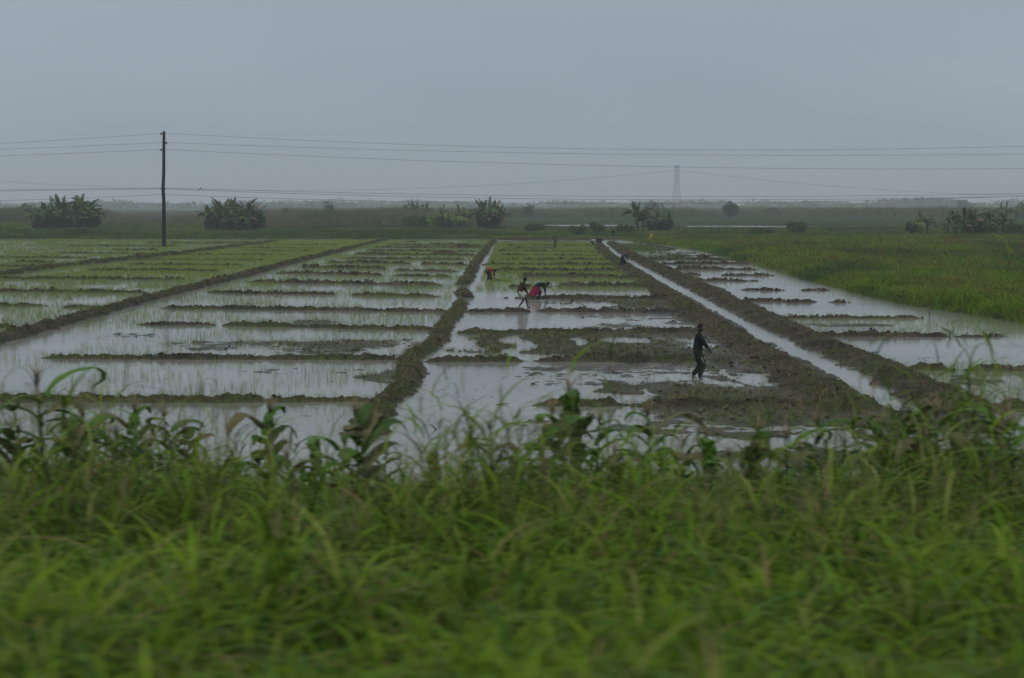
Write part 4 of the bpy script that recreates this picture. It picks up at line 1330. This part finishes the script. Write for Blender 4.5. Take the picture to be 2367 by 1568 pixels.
# 1 standing man
def stripe(root, J):
    # pale stripes of the tracksuit
    hp, knee, an = J['legs'][1]
    m_ = MB(); a = hp.lerp(knee, .35); b = hp.lerp(knee, .92)
    m_.tube([a + Vector((.055, -.098, 0)), a.lerp(b, .5) + Vector((.055, -.092, 0)), b + Vector((.045, -.084, 0))], [(.014, .006)] * 3, 6)
    m_.build('leg_stripe', C_WHITE, root)
    m_ = MB(); c = J['ch'] + Vector((-.125, -.09, -.03))
    m_.tube([c, c + Vector((.01, -.09, 0))], [(.012, .008)] * 2, 6)
    m_.build('shirt_stripe', C_WHITE, root)
x1, y1, _ = at(1612, 874)
person('standing man in black tracksuit gripping a hoe handle in the mud', (x1, y1, -.05), R(-8), .96, (0, 0, .90), .06, ((.36, .10, .96), (.38, -.07, .94)),
       ((-.17, .10, .10), (.05, -.09, .08)), (.85, -.5, -.12), shirt=C_BLACK, legs=C_OLIVE, extras=stripe, curve=.1)
hoe('dark hoe held upright by the standing man in black', (x1 + .40, y1 - .02, 1.0), (x1 + .06, y1 - .28, .02), (.7, .3, -.3))
# 2 boy hoeing
x2, y2, _ = at(1203, 711)
person('youth in brown top and white shorts hoeing beside pink skirted woman', (x2, y2, -.05), R(8), .98, (-.05, 0, .83), .38, ((.34, .13, .86), (.42, -.02, .70)),
       ((-.06, .12, .09), (.36, -.10, .10)), (.9, .25, -.5), shirt=C_BROWN, legs=C_WHITE, leglen='short', head_cover=(C_NAVY, 'none'), curve=.3)
hoe('hoe swung into the mud by the youth in white shorts', (x2 + .24, y2 - .05, .98), (x2 + .46, y2 - .22, .05), (-.7, .1, -.4))
# 3 woman in pink
x3, y3, _ = at(1244, 692)
person('bent woman in bright pink skirt and dark top digging in mud', (x3 - .02, y3, -.04), R(4), .92, (-.1, 0, .82), 1.38, ((.52, .16, .24), (.46, -.16, .22)),
       ((-.02, .13, .08), (.05, -.13, .08)), (.7, 0, -.75), shirt=C_TEAL, skirt=(C_PINK, .72, .20, .30), head_cover=(C_NAVY, 'knot'), curve=.3)
# 4 orange
x4, y4, _ = at(1130, 650)
person('bent person with orange wrap planting seedlings at the centre bund', (x4, y4, -.06), R(-38), .93, (-.12, 0, .84), 1.55, ((.36, .20, .14), (.42, -.12, .12)),
       ((-.05, .20, .08), (.0, -.2, .08)), (.6, 0, -.85), shirt=C_ORANGE, skirt=None, legs=C_NAVY, head_cover=(C_BLACK, 'none'), curve=.35)
# 5 red scarf
x5, y5, _ = at(1441, 620)
person('stooping person in grey with red headscarf on the ditch bank', (x5, y5, gz(x5, y5) - .03), R(15), .92, (-.1, 0, .84), 1.05, ((.42, .16, .36), (.44, -.14, .34)),
       ((-.04, .12, .08), (.06, -.12, .08)), (.8, 0, -.6), shirt=C_GREY, skirt=(C_BLACK, .85, .08, .0), head_cover=(C_RED, 'knot'), curve=.35)
# 6 white shirt
x6, y6, _ = at(1369, 571)
person('bent person in white shirt planting at far end near the ditch', (x6, y6, -.05), R(-15), .94, (-.1, 0, .84), 1.5, ((.40, .16, .2), (.44, -.14, .2)),
       ((-.04, .14, .08), (.06, -.14, .08)), (.7, 0, -.75), shirt=C_WHITE, legs=C_NAVY, head_cover=(C_BLACK, 'none'), curve=.35)
# 7 dark one beside
x7, y7, _ = at(1388, 568)
person('dark clad person bent low beside the one in white shirt', (x7, y7, -.02), R(195), .9, (-.1, 0, .80), 1.35, ((.40, .16, .2), (.44, -.14, .2)),
       ((-.04, .14, .08), (.06, -.14, .08)), (.7, 0, -.6), shirt=C_BLACK, legs=C_BLACK, head_cover=(C_BLACK, 'none'), curve=.3)
# 8 leaning left in navy
x8, y8, _ = at(1419, 553)
person('person in dark blue leaning forward on the grass near bananas', (x8, y8, .1), R(188), 1.0, (-.1, 0, .90), .75, ((.42, .18, .62), (.44, -.14, .66)),
       ((.1, .12, .09), (-.12, -.12, .09)), (1, 0, -.25), shirt=C_NAVY, legs=C_TEAL, head_cover=(C_BLUEGREY, 'cap'), curve=.2)
# 9 yellow
x9, y9, _ = at(1504, 562)
person('person in yellow clothes and white headscarf standing in far grass', (x9, y9, .0), R(-20), .88, (0, 0, .90), .12, ((.34, .12, .98), (.36, -.12, .96)),
       ((0, .1, .09), (.04, -.1, .09)), (1, -.3, -.2), shirt=C_YEL, skirt=(C_YEL, .9, .12, .0), head_cover=(C_WHITE, 'peak'), curve=.1)
# 10 faint standing
x10, y10, _ = at(1284, 575)
person('small khaki clad person standing upright amid far green rice', (x10, y10, -.05), R(200), .93, (0, 0, .92), .08, ((.16, .22, .78), (.16, -.22, .78)),
       ((0, .1, .09), (.04, -.1, .09)), (1, 0, -.1), shirt=C_GREY, legs=C_KHAKI, curve=.1)

# bundles of seedlings by the planter and heap colours
def bundle(px, py, n, w, label):
    x, y = P(px, py)
    root = empty('seedling_bundle', (x, y, 0), 0, label, 'rice bundle')
    B = np.stack([rng.normal(0, w, n), rng.normal(0, w * .5, n), np.zeros(n)], 1)
    V, F, T = blades(B, rng.uniform(.15, .34, n), rng.uniform(.02, .035, n), rng.uniform(0, 6.28, n), rng.uniform(.3, 1.2, n), 2, palette(n, [(.28, .40, .07), (.22, .36, .06)]))
    link('foliage', np_mesh('foliage', V, F, T), M_RICE, root)
bundle(1152, 650, 300, .28, 'pile of bright green rice seedlings beside the orange clad planter')
bundle(1170, 651, 240, .20, 'smaller flat heap of bright seedlings right of the planter')

# floating clods and sticks in the near paddies
M_MUD = simple('wet_clod', (.045, .034, .026), .4, .4, .4, 12)
def stick(px, py, L, az_, up, label):
    x, y = P(px, py)
    m_ = MB()
    m_.tube([(0, 0, -.03), (math.cos(az_) * L * .5, math.sin(az_) * L * .5, up * .6), (math.cos(az_) * L, math.sin(az_) * L, up)], [.02, .016, .008], 6)
    m_.tube([(math.cos(az_) * L * .5, math.sin(az_) * L * .5, up * .6), (math.cos(az_ + .7) * L * .7, math.sin(az_ + .7) * L * .7, up * .6 + .08)], [.01, .005], 5)
    o = m_.build('stick', M_BARK)
    o.location = (x, y, 0)
    tag(o, label, 'stick')
stick(1010, 995, .25, 2.2, .10, 'short dark stick poking from the near right paddy')
stick(1578, 1020, .3, .6, .18, 'forked stick lying in the water before the standing man')
stick(1195, 668, .3, .4, .30, 'bent twig standing in water near the hoeing youth')
stick(1220, 667, .1, 1.4, .34, 'thin upright twig left of the hoeing youth')
stick(2148, 732, .12, 1.4, .5, 'bare upright twig on the right paddy bund')
stick(1140, 936, .4, .1, .03, 'flat dark stick floating in the near right paddy')

# ------------------------------------------------------------------ foreground maize
MZ = [(.055, .125, .010), (.08, .165, .014), (.05, .10, .016)]
M_STALK = simple('maize_stalk', (.10, .13, .05), .6, .3, .3, 6)
def maize_mesh(seed, nl=9, dry=0.0):
    r = random.Random(seed)
    V, F, T = [], [], []
    for i in range(nl):
        z0 = .35 + 1.6 * (i / nl) ** .7
        a = (0 if i % 2 else math.pi) + r.uniform(-.5, .5) + seed
        L = r.uniform(.45, .95) * (1 - .25 * abs(i / nl - .5)); Wd = r.uniform(.05, .085)
        el = r.uniform(1.05, 1.5); curl = r.uniform(2.0, 5.2)
        col = np.array(MZ[r.randrange(3)]) * r.uniform(.85, 1.2)
        if r.random() < dry * .6 or i == 0: col = np.array((.16, .14, .06))
        p = Vector((0, 0, z0)); seg = 11; prev = None
        tw = r.uniform(-1.2, 1.2)
        fold_at = r.uniform(.35, .7)
        for s in range(seg + 1):
            t = s / seg
            hd = Vector((math.cos(a), math.sin(a), 0)); d = hd * math.cos(el) + Vector((0, 0, math.sin(el)))
            sd = Vector((-math.sin(a), math.cos(a), 0)); nrm = sd.cross(d)
            an = tw * t; side = sd * math.cos(an) + nrm * math.sin(an)
            w = Wd * min(1, .55 + 3 * t) * (1 - t ** 2.2) + .003
            w *= 1 + .10 * math.sin(t * 30)
            cur = (p.copy(), p + side * w + nrm * w * .35, p - side * w + nrm * w * .35)
            if prev:
                n0 = len(V)
                V += [prev[0], cur[0], cur[1], prev[1], prev[0], cur[0], cur[2], prev[2]]
                F += [(n0, n0 + 1, n0 + 2, n0 + 3), (n0 + 4, n0 + 5, n0 + 6, n0 + 7)]; T += [col] * 8
            prev = cur
            p = p + d * (L / seg); el -= curl / seg * (2.2 if abs(t - fold_at) < .12 else .7); a += .5 / seg
    return np_mesh('foliage', np.array([tuple(v) for v in V]), np.array(F), np.array(T))
def maize_parts(seed, dry=0.0):
    r = random.Random(seed + 50)
    lm = maize_mesh(seed, r.choice([12, 13, 14]), dry); lm.materials.append(M_LEAF)
    m_ = MB(); m_.tube([(0, 0, -.1), (.01, 0, .7), (.03, .01, 1.4), (.05, .02, 1.95)], [.016, .015, .012, .007], 8)
    sm = m_.mesh('stalk'); sm.materials.append(M_STALK)
    m_ = MB()
    for k in range(9):
        a = k * .7; e = r.uniform(.02, .11)
        b = Vector((.05, .02, 1.93))
        m_.tube([b, b + Vector((math.cos(a) * e * .5, math.sin(a) * e * .5, .16)), b + Vector((math.cos(a) * e * 1.5, math.sin(a) * e * 1.5, .22 + .05 * r.random()))], [.003, .004, .002], 5)
    m_.tube([(.05, .02, 1.9), (.055, .02, 2.28)], [.006, .004], 5)
    tm = m_.mesh('tassel'); tm.materials.append(M_TAS)
    return lm, sm, tm
M_TAS = simple('maize_tassel', (.26, .20, .12), .8, .1)
M_HUSK = simple('maize_husk', (.13, .15, .06), .7, .2, .3, 10)
me_ear = MB(); me_ear.tube([(.02, 0, 1.0), (.06, .0, 1.1), (.09, 0, 1.22), (.10, 0, 1.30)], [.012, .028, .026, .006], 8); me_ear = me_ear.mesh('ear'); me_ear.materials.append(M_HUSK)
MZP = [maize_parts(i * 3 + 1, .1 if i < 4 else .6) for i in range(6)]
def maize(px, py, y, label, kind=None, rz=None, wide=1.0):
    x = XD(px, 0, y) * (1 / math.cos(PITCH)) ** 0
    zg = float(terrain(np.array([x]), np.array([y]))[0][0])
    zt = ZD(py - (26 if py < 950 else 48), y); s = (zt - zg) / 2.25
    k = random.randrange(5) if kind is None else kind
    o = empty('maize_plant', (x, y, zg), random.uniform(0, 6.28) if rz is None else rz, label, 'maize', 'maize plants on the near bank')
    o.scale = (s * 1.45 * wide, s * 1.45 * wide, s)
    lm, sm, tm = MZP[k]
    for nm, me_ in (('foliage', lm), ('stalk', sm), ('tassel', tm), ('ear', me_ear)):
        c = bpy.data.objects.new(nm, me_); C.objects.link(c); c.parent = o
PX_M = [(150, 985, 16.5, 'broad leafed maize plant between the two leftmost tall ones', 4), (245, 1010, 17, 'low maize plant left of the folded one', 1), (345, 1040, 17, 'low bushy maize plant left of the narrow tasselled one', 0),
        (470, 1095, 16, 'low maize plant right of the dry stalk', 3), (665, 1075, 17, 'low maize plant right of the lone hooked one', 2), (780, 1030, 17, 'maize plant with pale leaf left of the centre bund foot', 1),
        (880, 1060, 17, 'maize plant right of the centre bund foot', 3), (1245, 1010, 17, 'slim maize plant left of the bushy central one', 0), (1375, 985, 19, 'slim maize plant right of the central tasselled one', 2),
        (1890, 985, 19, 'maize plant with pale plume beside the muddy bank', 0), (2100, 960, 19, 'maize plant on the mud just right of the ditch mouth', 3), (2180, 960, 17, 'leaning maize plant left of the tall right bund one', 1),
        (2355, 985, 16, 'dark maize plant cut by the right picture edge', 0), (1640, 1020, 18.5, 'maize plant under the flat brown mud patch', 3), (95, 850, 17.5, 'tall maize plant at far left reaching over the lower left bund', 1), (190, 955, 18.5, 'drooping maize plant right of the tall leftmost one', 0), (292, 935, 20, 'maize plant with folded top third from left', 2),
        (385, 975, 20.5, 'narrow maize plant with brown tassel left of the dry stalk', 3), (425, 1010, 20.5, 'thin dry brown maize stalk over the open water', 5), (607, 955, 19.5, 'lone maize plant with hooked leaves against open water', 2),
        (720, 1040, 18.5, 'short maize plant left of the thick dark one', 0), (830, 955, 16.5, 'thick dark maize plant at the foot of the centre bund', 4), (1140, 1000, 18, 'tasselled maize plant in the near right paddy foreground', 1),
        (1290, 935, 17.5, 'bushy maize plant left of the tallest central tassel', 3), (1327, 880, 18.5, 'tall maize plant with slender tassel near picture centre', 0), (1512, 965, 20, 'maize plant with wide drooping leaves right of centre', 2),
        (1590, 1045, 19, 'short maize plant between the two drooping ones', 5), (1755, 1005, 17, 'maize plant below the muddy bank left of the pale plume', 4), (1835, 1020, 17.5, 'maize plant beneath the muddy bank near the ditch end', 1),
        (1950, 1040, 18, 'short maize plant just below the end of the ditch', 3), (2050, 990, 18.5, 'maize plant right below the ditch mouth', 0), (2140, 1020, 17, 'maize plant in the weedy patch at lower right', 2),
        (2235, 905, 18, 'tall maize plant amid grass at the right bund', 4), (2320, 940, 17.5, 'maize plant nearest the right edge with dark leaves', 1), (2290, 1040, 15.5, 'low maize plant in front of the right edge pair', 3),
        (20, 1000, 17, 'maize plant at the very left edge of the bank', 4), (520, 1080, 18, 'stubby maize plant below the lone hooked one', 1), (1000, 1075, 17.5, 'stubby maize plant in the short bright grass', 2),
        (1430, 1060, 16.5, 'stubby maize plant below the central tassel', 4), (1680, 1060, 17, 'stubby maize plant right of centre in the weeds', 0)]
for px, py, y, lb, k in PX_M:
    maize(px, py, y, lb, k)

# ------------------------------------------------------------------ foreground grass
FG = [(.050, .110, .003), (.075, .150, .004), (.105, .175, .007), (.15, .18, .02), (.030, .062, .006), (.07, .13, .035), (.19, .14, .05)]
FW = [.22, .27, .18, .1, .1, .07, .06]
def fheight(x, y):
    u = x / np.maximum(y, 4)
    side = sstep(.14, .30, u) * .60 + sstep(-.08, -.24, u) * .38
    tall = sstep(.50, .85, fbm(x * 2.2, y * 1.4, 105, 2)) * (y > 13)
    return (.38 + .95 * fbm(x * .8, y * .8, 101, 3) ** 1.2) * (1 + side * sstep(12, 18, y)) * (1 - .72 * sstep(17, 25, y)) * (1 + .75 * tall * (1 - sstep(22, 25, y))) * (.72 + .28 * sstep(5, 9, y))
def stalks(p, h, k, L, w, cols, hfun, segs=6, colw=None, zmin=.02):
    """leafy cane like grass: a thin stem with broad arching leaves at several heights"""
    z, g = terrain(p[:, 0], p[:, 1])
    p = p[z > zmin]; z = z[z > zmin]
    n = len(p)
    hs = rng.uniform(h[0], h[1], n) * hfun(p[:, 0], p[:, 1])
    lean = rng.uniform(0, 6.28, n); bd = rng.uniform(.05, .35, n)
    base = np.stack([p[:, 0], p[:, 1], z], 1)
    tn = palette(n, cols, .15, colw)
    out = [blades(base, hs, np.full(n, .012), lean, bd, 3, tn * .9, power=.3)]
    t = np.tile(np.linspace(.12, .97, k), n) + rng.uniform(-.05, .05, n * k)
    B = rep(base, k); hh = rep(hs, k); a = rep(lean, k); b = rep(bd, k)
    B[:, 0] += np.cos(a) * hh * b * t ** 1.7; B[:, 1] += np.sin(a) * hh * b * t ** 1.7; B[:, 2] += hh * t * .96
    m = n * k
    az_ = rep(rng.uniform(0, 6.28, n), k) + np.tile(np.arange(k) * math.pi, n) + rng.normal(0, .7, m)
    ll = rng.uniform(L[0], L[1], m) * np.clip(hh, .45, 1.2)
    ww = rng.uniform(w[0], w[1], m)
    out.append(blades(B, ll, ww, az_, rng.uniform(.8, 2.3, m), segs, rep(tn, k) * rng.uniform(.75, 1.25, (m, 1)), face=az_ + math.pi / 2 + rng.normal(0, .5, m), droop=.5))
    return out
FG2 = [(.085, .160, .006), (.125, .215, .009), (.165, .245, .015), (.20, .225, .05), (.040, .085, .008), (.09, .17, .04), (.20, .155, .06)]
parts = []
p = scatter_rect(4.6, 14, lambda y: -.37 * y - 1.5, lambda y: .37 * y + 1.5, lambda y: 36)
parts += stalks(p, (.85, 1.12), 7, (.40, .80), (.018, .045), FG2, fheight, 6, FW)
p = scatter_rect(14, 26.5, lambda y: -.37 * y - 1.5, lambda y: .37 * y + 1.5, lambda y: 17 if y < 20 else 9)
parts += stalks(p, (.6, 1.5), 7, (.40, .80), (.016, .042), FG2, fheight, 5, FW)
p = scatter_rect(3.2, 14, lambda y: -.37 * y - 1.5, lambda y: .37 * y + 1.5, lambda y: 110)
parts.append(tufts(p, 3, (.55, 1.0), (.010, .026), FG2, (.4, 1.7), 5, .10, hfun=fheight, colw=FW, zmin=.02))
p = scatter_rect(14, 27.5, lambda y: -.37 * y - 1.5, lambda y: .37 * y + 1.5, lambda y: 60)
parts.append(tufts(p, 4, (.5, .95), (.010, .024), FG2, (.4, 1.6), 4, .12, hfun=fheight, colw=FW, zmin=.0))
# short lush fringe at the waterline
p = scatter_rect(24, 29, lambda y: -.37 * y - 1.5, lambda y: .37 * y + 1.5, lambda y: 60)
parts.append(tufts(p, 5, (.2, .5), (.008, .014), [(.08, .17, .02), (.11, .19, .03), (.09, .12, .04)], (.1, .6), 3, .06, zmin=-.06, patchy=1.2))
stuff('bank_grass', parts, M_GRASS, 'long arching green grass covering the near bank', 'grass')

# seed-head grasses
def seedheads(n, y0, y1, cols):
    y = rng.uniform(y0, y1, n); x = rng.uniform(-.36, .36, n) * y
    z, _ = terrain(x, y); k = z > 0
    x, y, z = x[k], y[k], z[k]; n = len(x)
    az_ = rng.uniform(0, 6.28, n); h = rng.uniform(1.1, 2.1, n) * np.clip(fheight(x, y), .55, 1.3); bd = rng.uniform(.1, .4, n)
    tn = palette(n, cols)
    out = [blades(np.stack([x, y, z], 1), h, np.full(n, .006), az_, bd, 4, tn, power=.3)]
    tipx = x + np.cos(az_) * h * bd * .85; tipy = y + np.sin(az_) * h * bd * .85; tipz = z + h * (.92 - .35 * bd * .8)
    K = 16
    B = rep(np.stack([tipx, tipy, tipz], 1), K)
    B[:, 2] -= np.tile(np.linspace(0, .22, K), n)
    m_ = n * K
    a2 = rep(az_, K) + rng.normal(0, .9, m_)
    out.append(blades(B, rng.uniform(.10, .24, m_), np.full(m_, .006), a2, rng.uniform(.4, 1.3, m_), 3, rep(tn, K) * 1.05, droop=.5, power=.4))
    return out
stuff('seeding_grass', seedheads(800, 11, 23, [(.20, .16, .09), (.17, .14, .06), (.24, .19, .10), (.15, .15, .05)]) , M_GRASS,
      'tan feathery seed heads rising above the bank grass', 'grass')

# ------------------------------------------------------------------ haze
me = bpy.data.meshes.new('haze')
x0, x1_, ya, yb, za, zb = -2000, 2000, -60, 3450, -1.6, 46
vs = [(x, y, z) for x in (x0, x1_) for y in (ya, yb) for z in (za, zb)]
me.from_pydata(vs, [], [(0, 1, 3, 2), (4, 6, 7, 5), (0, 4, 5, 1), (2, 3, 7, 6), (0, 2, 6, 4), (1, 5, 7, 3)])
me.update()
hm_ = bpy.data.materials.new('haze'); hm_.use_nodes = True
t = hm_.node_tree; t.nodes.clear()
out = t.nodes.new('ShaderNodeOutputMaterial'); pv = t.nodes.new('ShaderNodeVolumePrincipled')
pv.inputs['Color'].default_value = HAZE_COLOR + (1,)
pv.inputs['Density'].default_value = HAZE_DENSITY
pv.inputs['Anisotropy'].default_value = 0.0
t.links.new(pv.outputs[0], out.inputs['Volume'])
o = link('haze', me, hm_)
tag(o, kind='stuff')
bpy.context.view_layer.update()
